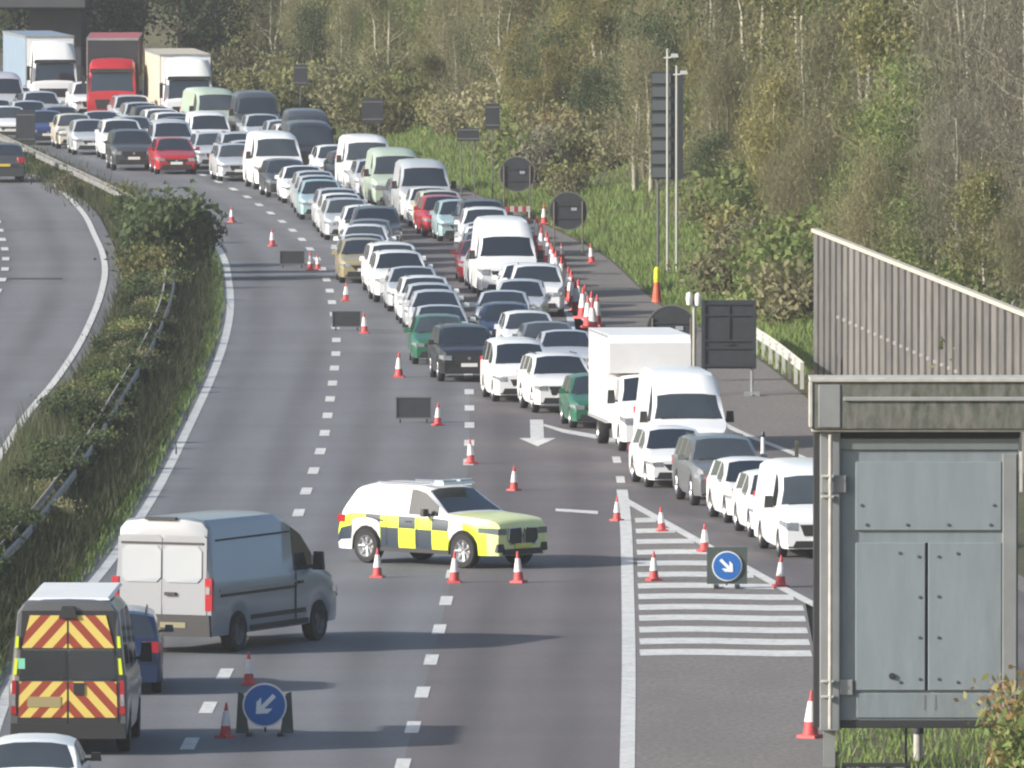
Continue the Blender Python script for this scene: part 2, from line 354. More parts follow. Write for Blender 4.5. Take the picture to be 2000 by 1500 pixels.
def loft(s, root):
    us = {0, .015, .05, .11, .2, .33, s.L, s.L - .015, s.L - .06, s.L - .14, s.L - .28}
    for t in (s.top, s.belt): us |= {p[0] for p in t}
    for xw in s.wheels:
        for k in range(9): us.add(round(xw + (s.wr + .05) * math.cos(math.pi * k / 8), 4))
    for a, c in s.side_glass: us |= {a, c}
    us |= set(s.bp) | set(s.ws) | (set(s.rw) if s.rw else set())
    us = sorted(u for u in us if 0 <= u <= s.L); us = [u for i, u in enumerate(us) if i == 0 or u - us[i - 1] > .006]
    body, wsg, rwg, sgl, sgr = MB(), MB(), MB(), MB(), MB()
    P = lambda y, u, z: (y, u - s.L / 2, z)
    secs = [section(s, u) for u in us]; n = 11
    for i in range(len(us) - 1):
        um = (us[i] + us[i + 1]) / 2
        for k in range(n - 1):
            for sg in (1, -1):
                q = [P(sg * secs[i][k][0], us[i], secs[i][k][1]), P(sg * secs[i + 1][k][0], us[i + 1], secs[i + 1][k][1]),
                     P(sg * secs[i + 1][k + 1][0], us[i + 1], secs[i + 1][k + 1][1]), P(sg * secs[i][k + 1][0], us[i], secs[i][k + 1][1])]
                if sg < 0: q.reverse()
                if k >= 8 and s.ws[0] < um < s.ws[1]: t = wsg
                elif k >= 8 and s.rw and s.rw[0] < um < s.rw[1]: t = rwg
                elif k == 6 and any(a < um < c for a, c in s.side_glass): t = sgl if sg > 0 else sgr
                else: t = body
                mi = 0
                if t is body:
                    mi = 1 if k < 2 else 0
                    if s.lv: mi = s.lv(um, k, mi)
                t.poly(q, mi)
    for i, rev in ((0, False), (len(us) - 1, True)):
        sc = secs[i]
        for k in range(n - 1):
            q = [P(sc[k][0], us[i], sc[k][1]), P(sc[k + 1][0], us[i], sc[k + 1][1]), P(-sc[k + 1][0], us[i], sc[k + 1][1]), P(-sc[k][0], us[i], sc[k][1])]
            mi = 1 if k < 2 else 0
            if s.lv: mi = s.lv(us[i], k, mi)
            body.poly(q if rev else q[::-1], mi)
    def weld(mb, name, mats, sm=38):
        if not mb.f: return None
        o = mb.build(name, mats, root, None, False); me = o.data
        bm = bmesh.new(); bm.from_mesh(me); bmesh.ops.remove_doubles(bm, verts=bm.verts, dist=.0008); bmesh.ops.recalc_face_normals(bm, faces=bm.faces); bm.to_mesh(me); bm.free()
        me.polygons.foreach_set('use_smooth', [True] * len(me.polygons)); me.set_sharp_from_angle(angle=R(sm)); return o
    weld(body, 'body', s.mats if hasattr(s, 'mats') else [PAINT, BLACK]); weld(wsg, 'windscreen', GLASS); weld(rwg, 'rear_window', GLASS)
    weld(sgl, 'side_window', GLASS); weld(sgr, 'side_window', GLASS)
def wheel(root, x, y, r, wd, side, rim=RIM, spokes=0):
    b = MB(); h = wd / 2
    b.lathe([(r * .62, -h), (r * .93, -h), (r, -h * .7), (r, h * .7), (r * .93, h), (r * .62, h * .96), (r * .62, -h * .96), (r * .62, -h)], 24, 'x', cap=False)
    w = b.build('wheel', RUBBER, root, 40); w.location = (x, y, r)
    c = MB(); k = side; c.lathe([(0.001, k * h * .5), (r * .16, k * h * .62), (r * .18, k * h * .4), (r * .5, k * h * .35), (r * .6, k * h * .9), (r * .66, k * h * 1.02), (r * .66, k * h * .3)], 20, 'x')
    for i in range(spokes):
        a = 2 * math.pi * i / spokes; c.tube([(k * h * .6, r * .1 * math.cos(a), r * .1 * math.sin(a)), (k * h * .8, r * .6 * math.cos(a), r * .6 * math.sin(a))], r * .07, 5)
    c.build('rim', rim, w, 40)
def patch(root, name, s, m, ys, us_, z1, z2, slant=0., off=.012, side=1, rear=False):
    """lamp that wraps round a corner: along the flat nose from y=ys to the edge, then back to u=us_"""
    base = s.L if rear else 0.; sg = -1 if rear else 1
    pl = [(ys, base)]; e = half_w(s, base); pl.append((e, base))
    for u in (.02, .06, .12, .2, .3, .45, .6):
        if u <= us_: pl.append((half_w(s, base + sg * u), base + sg * u))
    b = MB(); cols = []; n = len(pl)
    for i, (y, u) in enumerate(pl):
        t = i / (n - 1); a, c = z1 + slant * t, z2 + slant * t * .4
        fo = sg * off * (1 if i <= 1 else max(0, 1 - .4 * i)); so_ = off * (0 if i == 0 else 1)
        cols.append([b.vert((side * (y + so_), u - fo - s.L / 2, a)), b.vert((side * (y + so_), u - fo - s.L / 2, c)), b.vert((side * (y - .05), u + sg * .05 - s.L / 2, c)), b.vert((side * (y - .05), u + sg * .05 - s.L / 2, a))])
    for p, q in zip(cols, cols[1:]):
        for k in range(4): b.face((p[k], q[k], q[(k + 1) % 4], p[(k + 1) % 4]))
    b.face(cols[0]); b.face(cols[-1])
    return b.build(name, m, root, 40)
def fbox(root, name, s, m, w, z1, z2, d=.03, wt=None, u=0., x=0.):       # trapezoid plate on the nose
    wt = wt or w; b = MB(); b.prism([(x - w / 2, z1), (x + w / 2, z1), (x + wt / 2, z2), (x - wt / 2, z2)], u - s.L / 2 - d, u - s.L / 2 + .02)
    return b.build(name, m, root)
def rbox(root, name, s, m, w, z1, z2, d=.02, wt=None, x=0., u=None):
    wt = wt or w; u = s.L if u is None else u; b = MB(); b.prism([(x - w / 2, z1), (x + w / 2, z1), (x + wt / 2, z2), (x - wt / 2, z2)], u - s.L / 2 - .02, u - s.L / 2 + d)
    return b.build(name, m, root)
def mirrors(root, s, u, z, hgt=.15, m=None, wd=.2):
    w = half_w(s, u)
    for k in (1, -1):
        b = MB(); b.box((k * (w + .02 + wd / 2), u - s.L / 2, z), (wd, .1, hgt), 0, 0, .8); b.box((k * (w - .03), u - s.L / 2 + .02, z - hgt * .3), (.14, .06, .05))
        b.build('door_mirror', m or PAINT, root)
def vehicle(s, name, style):
    root = bpy.data.objects.new(name, None); COL.objects.link(root); s.name = name
    loft(s, root)
    for xw in s.wheels:
        for k in (1, -1): wheel(root, k * (s.W / 2 - .125), xw - s.L / 2, s.wr, .21, k, RIM if style != 'van' else mat('steel_rim', (.2, .2, .21), .5, .5), 5 if style == 'suv' else 0)
    zn = s.top[0][1]
    hz = s.hl
    for k in (1, -1): patch(root, 'headlight', s, LAMP, s.W * s.hy, s.hu, hz[0], hz[1], s.hs, side=k)
    fbox(root, 'grille', s, BLACK, s.W * s.gw[0] * 1.05, s.gz[0] - .03, s.gz[1] + .01, .02, s.W * s.gw[1] * 1.08)
    fbox(root, 'bumper_intake', s, BLACK, s.W * .74, s.z0 + .03, s.z0 + .2, .025, s.W * .66)
    fbox(root, 'number_plate', s, PLATE, .5, s.pz, s.pz + .11, .035)
    b = MB(); b.lathe([(.055, -.01), (.055, .012)], 12, 'y', (0, -s.L / 2 - .022, s.gz[1] - .06)); b.build('badge', CHROME, root)
    for k in (1, -1): patch(root, 'tail_light', s, REDLAMP, s.W * (.32 if style != 'van' else .41), .22 if style != 'van' else .04, s.tz[0], s.tz[1], .0, side=k, rear=True)
    rbox(root, 'number_plate', s, YPLATE, .5, s.rp, s.rp + .11)
    uc = s.ws[0]; zc = itp(s.top, uc); wc = half_w(s, uc)
    b = MB(); b.box((0, uc - s.L / 2 - .015, zc + s.crown * .6), (wc * 1.45, .07, .03)); b.build('wiper_cowl', BLACK, root)
    b = MB()
    for k in (1, -1): b.poly([(k * (half_w(s, .02) - .03), -s.L / 2 - .004, s.z0 + .02), (k * .1, -s.L / 2 - .014, s.z0 + .02), (k * .1, -s.L / 2 - .014, s.z0 + .06), (k * (half_w(s, .02) - .03), -s.L / 2 - .004, s.z0 + .06)])
    b.build('splitter', BLACK, root)
    if style == 'suv' or name == 'estate_car':
        for k in (1, -1): b = MB(); sec = section(s, 2.6); b.tube([(k * (sec[8][0] - .02), 2.3 - s.L / 2, sec[8][1] + .05), (k * (sec[8][0] - .02), 3.9 - s.L / 2, sec[8][1] + .03)], .018, 5); b.build('roof_rail', BLACK, root)
    mirrors(root, s, s.ws[0] + .5, itp(s.belt, s.ws[0] + .5) + .09, .15 if style != 'van' else .3, PAINT if style != 'van' else BLACK, .19 if style != 'van' else .22)
    return root
A = {}
A['hatchback'] = spec(L=4.1, W=1.76, top=[(0, .7), (.05, .75), (.2, .8), (.6, .88), (1.0, .95), (1.1, .97), (1.95, 1.42), (2.3, 1.47), (3.4, 1.45), (3.65, 1.41), (3.98, 1.0), (4.06, .86), (4.1, .76)],
    belt=[(0, .62), (.2, .74), (1.0, .9), (1.2, .93), (3.6, 1.0), (4.0, .95), (4.1, .7)], ws=(1.1, 1.95), rw=(3.65, 3.98), side_glass=[(1.45, 2.35), (2.43, 3.45)], wheels=(.76, 3.3),
    hl=(.56, .68), hy=.28, hu=.45, hs=.07, gw=(.36, .5), gz=(.5, .62), pz=.42, tz=(.78, .96), rp=.6)
A['saloon'] = spec(L=4.6, W=1.82, top=[(0, .68), (.05, .73), (.2, .78), (.7, .87), (1.2, .94), (1.3, .96), (2.2, 1.38), (2.6, 1.42), (3.4, 1.38), (4.05, 1.02), (4.45, .98), (4.56, .88), (4.6, .74)],
    belt=[(0, .6), (.2, .72), (1.2, .88), (1.5, .91), (4.0, .96), (4.5, .9), (4.6, .68)], ws=(1.3, 2.2), rw=(3.4, 4.05), side_glass=[(1.7, 2.6), (2.68, 3.5)], wheels=(.85, 3.65),
    hl=(.55, .66), hy=.3, hu=.45, hs=.06, gw=(.4, .5), gz=(.47, .64), pz=.38, tz=(.74, .9), rp=.62)
A['estate_car'] = spec(L=4.6, W=1.82, top=[(0, .7), (.05, .75), (.2, .8), (.7, .89), (1.15, .96), (1.25, .98), (2.1, 1.43), (2.5, 1.48), (4.0, 1.45), (4.2, 1.41), (4.5, 1.0), (4.56, .86), (4.6, .74)],
    belt=[(0, .62), (.2, .74), (1.2, .9), (1.4, .93), (4.2, 1.0), (4.5, .94), (4.6, .68)], ws=(1.25, 2.1), rw=(4.2, 4.5), side_glass=[(1.6, 2.5), (2.58, 3.4), (3.48, 4.1)], wheels=(.85, 3.55),
    hl=(.57, .69), hy=.29, hu=.45, hs=.06, gw=(.4, .48), gz=(.5, .66), pz=.4, tz=(.78, .98), rp=.6)
A['suv'] = spec(L=4.5, W=1.86, z0=.27, wr=.37, top=[(0, .86), (.05, .93), (.18, .98), (.6, 1.06), (1.0, 1.1), (1.1, 1.12), (1.85, 1.6), (2.2, 1.66), (3.8, 1.64), (4.05, 1.6), (4.36, 1.14), (4.45, 1.0), (4.5, .86)],
    belt=[(0, .78), (.2, .92), (1.0, 1.04), (1.3, 1.07), (4.0, 1.14), (4.35, 1.08), (4.5, .8)], ws=(1.1, 1.85), rw=(4.05, 4.36), side_glass=[(1.5, 2.35), (2.43, 3.25), (3.33, 3.95)], wheels=(.86, 3.55), tum=.25,
    hl=(.68, .82), hy=.29, hu=.4, hs=.04, gw=(.42, .5), gz=(.58, .8), pz=.48, tz=(.86, 1.08), rp=.7)
A['people_carrier'] = spec(L=4.4, W=1.83, z0=.22, wr=.33, top=[(0, .8), (.05, .86), (.18, .92), (.5, 1.02), (.8, 1.1), (.88, 1.12), (1.85, 1.66), (2.2, 1.76), (3.9, 1.78), (4.2, 1.74), (4.36, 1.14), (4.38, .96), (4.4, .82)],
    belt=[(0, .7), (.2, .84), (.8, .98), (1.1, 1.04), (4.1, 1.12), (4.38, 1.0), (4.4, .75)], ws=(.88, 1.85), rw=(4.2, 4.36), side_glass=[(1.35, 2.2), (2.28, 3.2), (3.28, 4.05)], wheels=(.8, 3.55), tum=.17,
    hl=(.62, .76), hy=.29, hu=.45, hs=.1, gw=(.36, .44), gz=(.52, .68), pz=.42, tz=(.8, 1.2), rp=.62)
A['small_van'] = spec(L=4.4, W=1.83, z0=.22, wr=.33, fr=(.13, .6), rr=(.05, .2), top=[(0, .84), (.05, .92), (.2, .98), (.6, 1.08), (.9, 1.14), (1.0, 1.16), (1.7, 1.72), (2.0, 1.82), (2.6, 1.86), (4.2, 1.86), (4.34, 1.82), (4.38, 1.4), (4.4, .9)],
    belt=[(0, .74), (.2, .88), (.9, 1.04), (1.3, 1.1), (4.3, 1.12), (4.4, .84)], ws=(1.0, 1.7), rw=None, side_glass=[(1.35, 2.1)], wheels=(.86, 3.5), tum=.12,
    hl=(.66, .82), hy=.3, hu=.45, hs=.1, gw=(.4, .46), gz=(.6, .74), pz=.44, tz=(.8, 1.2), rp=.62)
A['panel_van'] = spec(L=5.5, W=2.02, z0=.26, wr=.34, fr=(.13, .6), rr=(.04, .2), top=[(0, .98), (.05, 1.06), (.2, 1.12), (.6, 1.24), (.85, 1.3), (.95, 1.33), (1.65, 2.0), (1.85, 2.1), (2.3, 2.22), (3, 2.25), (5.2, 2.25), (5.42, 2.2), (5.48, 1.8), (5.5, 1.05)],
    belt=[(0, .88), (.2, 1.02), (.9, 1.22), (1.3, 1.28), (5.4, 1.3), (5.5, 1.0)], ws=(.95, 1.65), rw=None, side_glass=[(1.35, 2.2)], wheels=(.95, 4.3), tum=.13,
    hl=(.72, .92), hy=.31, hu=.45, hs=.14, gw=(.44, .52), gz=(.62, .86), pz=.46, tz=(.9, 1.4), rp=.62)
A['tall_van'] = spec(L=5.8, W=2.05, z0=.28, wr=.35, fr=(.12, .6), rr=(.04, .2), top=[(0, 1.04), (.05, 1.12), (.2, 1.18), (.55, 1.28), (.8, 1.36), (.9, 1.4), (1.5, 2.02), (1.56, 2.06), (2.05, 2.5), (2.3, 2.58), (5.5, 2.6), (5.72, 2.54), (5.78, 2.0), (5.8, 1.1)],
    belt=[(0, .94), (.2, 1.08), (.8, 1.28), (1.2, 1.34), (5.7, 1.36), (5.8, 1.05)], ws=(.9, 1.5), rw=None, side_glass=[(1.3, 2.15)], wheels=(1.0, 4.5), tum=.1,
    hl=(.78, .98), hy=.31, hu=.45, hs=.14, gw=(.44, .54), gz=(.68, .92), pz=.48, tz=(.95, 1.5), rp=.62)
PROTO = {}; USED = set()
KINDNAME = dict(hatchback='hatchback', saloon='saloon car', estate_car='estate car', suv='tall car', people_carrier='people carrier', small_van='small van', panel_van='panel van', tall_van='high-roofed van')
def get_vehicle(kind):
    if kind not in PROTO:
        st = 'van' if kind in ('panel_van', 'tall_van', 'small_van') else 'suv' if kind == 'suv' else 'car'
        PROTO[kind] = vehicle(A[kind], kind, st); return PROTO[kind]
    return copy_tree(PROTO[kind])
PAL = dict(white=(.8, .81, .81, 0), silver=(.6, .62, .64, .3), grey=(.2, .21, .22, .4), dark_grey=(.07, .075, .08, .3), black=(.018, .019, .022, .1), blue=(.03, .06, .2, .3), dark_blue=(.015, .03, .08, .3),
           red=(.42, .02, .025, .1), dark_red=(.2, .015, .02, .3), pale_green=(.5, .6, .47, .2), green=(.035, .16, .09, .3), cyan=(.42, .58, .6, .3), cream=(.62, .58, .46, 0), gold=(.45, .38, .22, .4))
LAST = [None]; FOOT = []      # (name, centre, half length, half width, angle) for the overlap check
def kscale(py): return float(np.interp(py, [300, 420, 572, 745, 830, 930, 1090], [.98, .95, .93, .89, .88, .9, .94]))
def corners(f):
    _, c, hl, hw, a = f; u = Vector((math.sin(a), -math.cos(a), 0)); v = Vector((math.cos(a), math.sin(a), 0)); return [c + u * i * hl + v * j * hw for i, j in ((1, 1), (1, -1), (-1, -1), (-1, 1))]
def overlap(f, g):
    A_, B_ = corners(f), corners(g)
    for h in (f, g):
        a = h[4]
        for ax in (Vector((math.sin(a), -math.cos(a), 0)), Vector((math.cos(a), math.sin(a), 0))):
            p, q = [x.dot(ax) for x in A_], [x.dot(ax) for x in B_]
            if max(p) < min(q) or max(q) < min(p): return False
    return True
def put(kind, color, px, py, head, label, group, cat=None, dy=0.):
    s = A[kind]; o = get_vehicle(kind); f = ground(px, py); f.y += dy; k = kscale(py); o.scale = (k, k, k)
    d = Vector((math.sin(head), -math.cos(head), 0))              # travel direction; head>0 swings the nose to the right
    o.location = f - d * (s.L / 2 * k); o.rotation_euler = (0, 0, head)
    recolor(o, PAL[color]); tag(o, label, cat or ('van' if 'van' in kind else 'car'), group)
    FOOT.append((label, o.location.copy(), s.L / 2 * k, s.W / 2 * k, head)); LAST[0] = o; return o
ORD = ['first', 'second', 'third', 'fourth', 'fifth', 'sixth', 'seventh', 'eighth', 'ninth', 'tenth', 'eleventh', 'twelfth', 'thirteenth', 'fourteenth', 'fifteenth', 'sixteenth', 'seventeenth', 'eighteenth', 'nineteenth', 'twentieth', 'twenty-first', 'twenty-second', 'twenty-third', 'twenty-fourth', 'twenty-fifth', 'twenty-sixth', 'twenty-seventh', 'twenty-eighth', 'twenty-ninth', 'thirtieth'] + ['thirty-' + w for w in ('first', 'second', 'third', 'fourth', 'fifth', 'sixth', 'seventh', 'eighth', 'ninth')] + ['fortieth'] + ['forty-' + w for w in ('first', 'second', 'third', 'fourth', 'fifth', 'sixth', 'seventh', 'eighth', 'ninth')]
def column(lst, where, group, fill=False):
    """lst front to back: (kind, colour, px, py[, label])"""
    pos = []; full = []
    for q in lst:
        g = ground(q[2] + float(np.interp(q[3], [330, 500, 700, 1000, 1090], [0, 3, 17, 34, 16])), q[3])
        if pos:
            need = pos[-1][1] + A[pos[-1][2]].L * kscale(q[3]) + .9
            if g.y < need: g = Vector((g.x, need, 0))
            while fill and len(pos) > 1 and g.y - need > 4.9:            # room for another car in the file
                px0, py0 = pos[-1][0], pos[-1][1]; kd = ('hatchback', 'estate_car', 'saloon', 'hatchback')[len(full) % 4]; yy = need + (4.2 if len(full) % 2 else 4.4) * 0; tt = (yy + .3 - py0) / (g.y - py0)
                pos.append((px0 + (g.x - px0) * tt, yy + .3, kd)); full.append((kd, ('silver', 'white', 'grey', 'white', 'silver')[len(full) % 5], 0, topx(0, yy, 0)[1], None)); need = pos[-1][1] + A[kd].L * kscale(full[-1][3]) + .9
        pos.append((g.x, max(g.y, need) if pos else g.y, q[0])); full.append(q)
    made = []
    for i, q in enumerate(full):
        a, c = pos[max(0, i - 2)], pos[min(len(pos) - 1, i + 2)]
        head = -math.atan((c[0] - a[0]) / (c[1] - a[1]))
        head = min(max(head, R(-2)), R(16))
        if len(q) > 5: head = R(q[5])
        x, y = topx(pos[i][0], pos[i][1], 0)
        lab = q[4] if len(q) > 4 and q[4] else f"{q[1].replace('_', ' ')} {KINDNAME[q[0]]}, {ORD[i]} back from the front of the {where}"
        made.append(put(q[0], q[1], x, y, head, lab, group))
    return made
QG = 'vehicles queuing for the slip road'
# the file that has turned down the slip road
lead = column([('panel_van', 'white', 1592, 1092, 'white panel van heading the slip road queue, half hidden by the grey sign box', 6),
        ('hatchback', 'white', 1516, 1052, 'small white car almost hidden behind the leading white panel van on the slip road', 6),
        ('hatchback', 'white', 1462, 1024, 'small white hatchback on the slip road between the grey off-road car and the leading van', 7),
        ('suv', 'grey', 1395, 990, 'dark grey off-road style car on the slip road behind the small white hatchback', 7),
        ('hatchback', 'white', 1300, 954, 'white car nose down the slip road just in front of the tall white van', 7),
        ('tall_van', 'white', 1322, 924, 'tall white high-roofed van behind the white car at the start of the slip road', 5)], '', QG)[0]
lead.scale.z *= .9; lead.scale.x *= .94
# the middle lane file
colA = [('suv', 'white', 1082, 808, 'white off-road style car with dark grille beside the painted road arrow', 7),
        ('people_carrier', 'white', 1003, 786, 'white people carrier between the black off-road car and the white off-road car', 6),
        ('suv', 'black', 897, 747, 'black off-road style car with a white number plate leading the left file', 5),
        ('hatchback', 'green', 842, 713, None), ('saloon', 'silver', 848, 690, None), ('hatchback', 'silver', 838, 662, None), ('estate_car', 'white', 822, 634, None),
        ('saloon', 'silver', 800, 610, None), ('suv', 'white', 776, 592, None), ('suv', 'white', 764, 575, 'white off-road style car in the left file above the silver saloons'),
        ('hatchback', 'gold', 706, 554, 'gold-nosed hatchback at the outer edge of the left file beside the lane markings'),
        ('estate_car', 'white', 706, 526, None), ('suv', 'dark_grey', 734, 498, None), ('hatchback', 'white', 712, 484, None), ('estate_car', 'silver', 680, 470, None),
        ('estate_car', 'silver', 662, 449, None), ('hatchback', 'cyan', 628, 430, None), ('hatchback', 'silver', 618, 411, None), ('saloon', 'white', 595, 398, None), ('hatchback', 'dark_grey', 563, 386, None),
        ('panel_van', 'white', 546, 371, 'white panel van with a broad dark windscreen midway up the left file'), ('estate_car', 'silver', 470, 355, None)]
column(colA[:2], 'left file', QG); column(colA[2:], 'left file', QG, True)
# the nearside lane file
column([('hatchback', 'green', 1150, 838, 'dark green car peeping out behind the white box lorry', 5), ('saloon', 'silver', 1092, 742, None), ('hatchback', 'white', 1022, 706, None), ('hatchback', 'dark_blue', 975, 688, None), ('saloon', 'silver', 968, 660, None),
        ('hatchback', 'silver', 1002, 640, None), ('suv', 'white', 1036, 620, 'white off-road style car just in front of the tall white van in the right file'),
        ('tall_van', 'white', 985, 583, 'tall white high-roofed van in the right file beside the row of cones'),
        ('saloon', 'dark_red', 940, 553, None), ('suv', 'white', 948, 500, None), ('suv', 'dark_grey', 944, 483, None), ('hatchback', 'cyan', 898, 486, None), ('hatchback', 'red', 868, 474, 'bright red hatchback in the right file left of the pale cyan hatchback'),
        ('estate_car', 'cream', 862, 462, None), ('saloon', 'white', 842, 452, None), ('panel_van', 'silver', 830, 440, 'silver panel van in the right file with small cars bunched in front'),
        ('panel_van', 'pale_green', 776, 408, 'pale greenish white panel van in the right file behind the silver van'),
        ('panel_van', 'white', 722, 379, 'white panel van third in the row of vans beside the bank'), ('hatchback', 'white', 661, 357, None), ('panel_van', 'black', 612, 348, 'black fronted van right of the white van midway up the queue'), ('panel_van', 'dark_grey', 602, 322, None),
        ('hatchback', 'silver', 560, 304, None), ('hatchback', 'silver', 518, 292, None), ('panel_van', 'dark_grey', 507, 282, 'dark windscreened panel van next to the pale green van at the far bend')], 'right file', QG, True)
FG = 'vehicles in the far part of the jam'
far = [('hatchback', 'red', 345, 341, 'red hatchback at the front of the empty outer lane, facing the camera'), ('suv', 'dark_grey', 262, 334, 'dark grilled silver-grey car just left of the red hatchback'), ('estate_car', 'silver', 424, 331, 'silver estate car right of the red hatchback'),
       ('people_carrier', 'silver', 341, 320, 'silver people carrier directly behind the red hatchback'), ('small_van', 'white', 414, 307, 'small white van with a wide dark windscreen behind the silver estate'), ('suv', 'white', 242, 312, 'white off-road style car left of the silver people carrier'),
       ('hatchback', 'silver', 182, 303, 'silver hatchback beside the median rail below the white lorry'), ('hatchback', 'cream', 150, 291, 'pale cream hatchback beside the median rail, far left'), ('estate_car', 'silver', 266, 297, 'silver estate car in front of the red lorry'),
       ('saloon', 'dark_grey', 354, 296, 'dark saloon car behind the silver people carrier'), ('hatchback', 'blue', 94, 284, 'blue hatchback at far left beside the dark sign back'), ('panel_van', 'pale_green', 434, 275, 'pale green panel van turned side-on at the far bend', 11),
       ('saloon', 'silver', 205, 283, 'silver saloon between the red lorry and the cream hatchback'), ('hatchback', 'white', 20, 275, 'white hatchback at the far left edge of the jam'), ('estate_car', 'silver', 62, 264, 'silver estate car under the white lorry at far left'),
       ('hatchback', 'grey', 124, 275, 'grey hatchback in front of the white lorry cab'), ('saloon', 'white', -4, 258, 'white saloon cut by the left edge of the jam'), ('suv', 'silver', 84, 252, 'silver off-road style car just below the white lorry cab'),
       ('panel_van', 'silver', 10, 240, 'silver panel van in front of the blue lorry trailer at far left')]
for q in far:
    Y = ground(q[2], q[3]).y; put(q[0], q[1], q[2], q[3], R(q[5]) if len(q) > 5 else -math.atan(xE.slope(Y)), q[4], FG)

# ---- the rest of the far jam, lane by lane
FILL = []
def fill_jam():
    rg = random.Random(5); kinds = ['hatchback', 'hatchback', 'saloon', 'estate_car', 'suv', 'people_carrier', 'small_van']; cols = ['white', 'silver', 'silver', 'white', 'white', 'grey', 'black', 'silver', 'blue', 'silver']; n = 0
    lanes = (('outer lane', lambda Y: (xE(Y) + x1(Y)) / 2 + .8), ('middle lane', lambda Y: (x1(Y) + x2(Y)) / 2 + .6), ('inner lane', lambda Y: (x2(Y) + x3(Y)) / 2 + .3))
    for ln, f in lanes:
        Y = 568. if ln == 'outer lane' else 520.; c = 0
        while Y < 640:
            kd, cl = rg.choice(kinds), rg.choice(cols); x = f(Y); px, py = topx(x, Y, 0); k = kscale(py); sl_ = A[kd].L * k; hd = -math.atan(f(Y + 2) - f(Y - 2)) * .25 if False else -math.atan((f(Y + 2) - f(Y - 2)) / 4)
            d = Vector((math.sin(hd), -math.cos(hd), 0)); cen = Vector((x, Y, 0)) - d * (sl_ / 2); fp = ('', cen, sl_ / 2 + .35, A[kd].W / 2 * k + .12, hd)
            if -20 < px < 700 and not any(overlap(fp, g) for g in FOOT):
                put(kd, cl, px, py, hd, '', FG); FILL.append((bpy.context.scene.objects[-1] if False else LAST[0], kd, cl, ln, f)); c += 1; n += 1; Y += sl_ + 1.0
            else: Y += .7
    for o, kd, cl, ln, f in FILL:
        r = sum(1 for g in FOOT if 545 < g[1].y < o.location.y and abs(g[1].x - f(g[1].y)) < 1.5)
        o['label'] = f"{cl.replace('_', ' ')} {KINDNAME[kd]}, {ORD[r]} up the {ln} of the far jam"
    print('filled', n)
# ---- lorries
def lorry(label, cab_col, trailer_mat, front_mat, px, py, head, th=4.1, cabh=3.75, size=.89):
    L = 2.3; f = ground(px, py); d = Vector((math.sin(head), -math.cos(head), 0))
    t = thing('articulated_lorry', label, 'lorry', f - d * 1.15 * size, head, 'articulated lorries in the jam'); t.scale = (size, size, size)
    s = spec(L=L, W=2.5, z0=.45, wr=.5, fr=(.05, .5), rr=(.02, .2), top=[(0, 1.5), (.03, 1.72), (.06, 1.78), (.2, 2.7), (.24, 2.8), (.62, cabh - .1), (.9, cabh), (L, cabh)], belt=[(0, 1.35), (.06, 1.6), (L, 1.62)],
             ws=(.06, .2), rw=None, side_glass=[(.35, 1.2)], wheels=(1.35,), tum=.06, crown=.05); s.mats = [PAINT, BLACK]
    loft(s, t)
    for k in (1, -1):
        wheel(t, k * 1.1, 1.35 - L / 2, .5, .3, k, STEEL); b = MB(); b.box((k * .92, -L / 2 - .02, .75), (.4, .06, .2)); b.build('headlight', LAMP, t)
        b = MB(); b.box((k * 1.4, -L / 2 + .1, 2.2), (.16, .2, .75)); b.box((k * 1.28, -L / 2 + .2, 2.5), (.2, .06, .06)); b.build('door_mirror', BLACK, t)
    fbox(t, 'grille', s, BLACK, 1.5, .95, 1.4, .02, 1.7); fbox(t, 'bumper', s, PAINT, 2.3, .5, .68, .05); fbox(t, 'number_plate', s, PLATE, .52, .52, .63, .07)
    b = MB(); b.prism([(-1.1, 2.72), (1.1, 2.72), (1.05, 2.9), (-1.05, 2.9)], -L / 2 - .02, -L / 2 + .3); b.build('sun_visor', BLACK, t)
    y0 = L / 2 + .35; b = MB(); n = 13.0
    b.box((0, y0 + n / 2, (1.05 + th) / 2), (2.52, n, th - 1.05)); tr = b.build('trailer', trailer_mat, t)
    b = MB(); b.box((0, y0 - .03, (1.05 + th) / 2), (2.46, .05, th - 1.1)); b.build('trailer_front', front_mat, tr)
    b = MB()
    for k in (1, -1): b.box((k * 1.27, y0 + n / 2, th - .06), (.05, n, .12)); b.box((k * 1.27, y0 + n / 2, 1.12), (.05, n, .14)); b.box((k * 1.27, y0 + .06, (th + 1.05) / 2), (.05, .12, th - 1.1))
    b.box((0, y0 - .05, th - .06), (2.5, .06, .12)); b.build('trailer_frame', STEEL, tr)
    for yy in (n - 4.2, n - 2.9, n - 1.6):
        for k in (1, -1): wheel(t, k * 1.1, y0 + yy, .5, .32, k, STEEL)
    recolor(t, PAL[cab_col]); FOOT.append((label, t.location + Vector((-d.x, -d.y, 0)) * 6.7 * size, 8.1 * size, 1.27 * size, head)); return t
lorry('white articulated lorry with a blue-grey curtain trailer at the far left', 'white', mat('blue_grey_curtain', (.22, .29, .37), .6, 0, .08, 1), WHITE, 108, 225, R(7.5), 4.1, 3.85)
lorry('red articulated lorry with a tall red trailer and dark trailer front', 'red', mat('red_trailer', (.38, .06, .07), .5, 0, .15, 1), mat('dark_trailer_front', (.022, .025, .03), .6, 0, .1, 1), 219, 250, R(.8), 4.35, 3.35, .92)
lorry('white articulated lorry with a cream box trailer in the nearside lane', 'white', mat('cream_trailer', (.56, .49, .37), .5, 0, .08, 1), WHITE, 370, 263, R(5.2), 3.95, 3.8)

fill_jam()
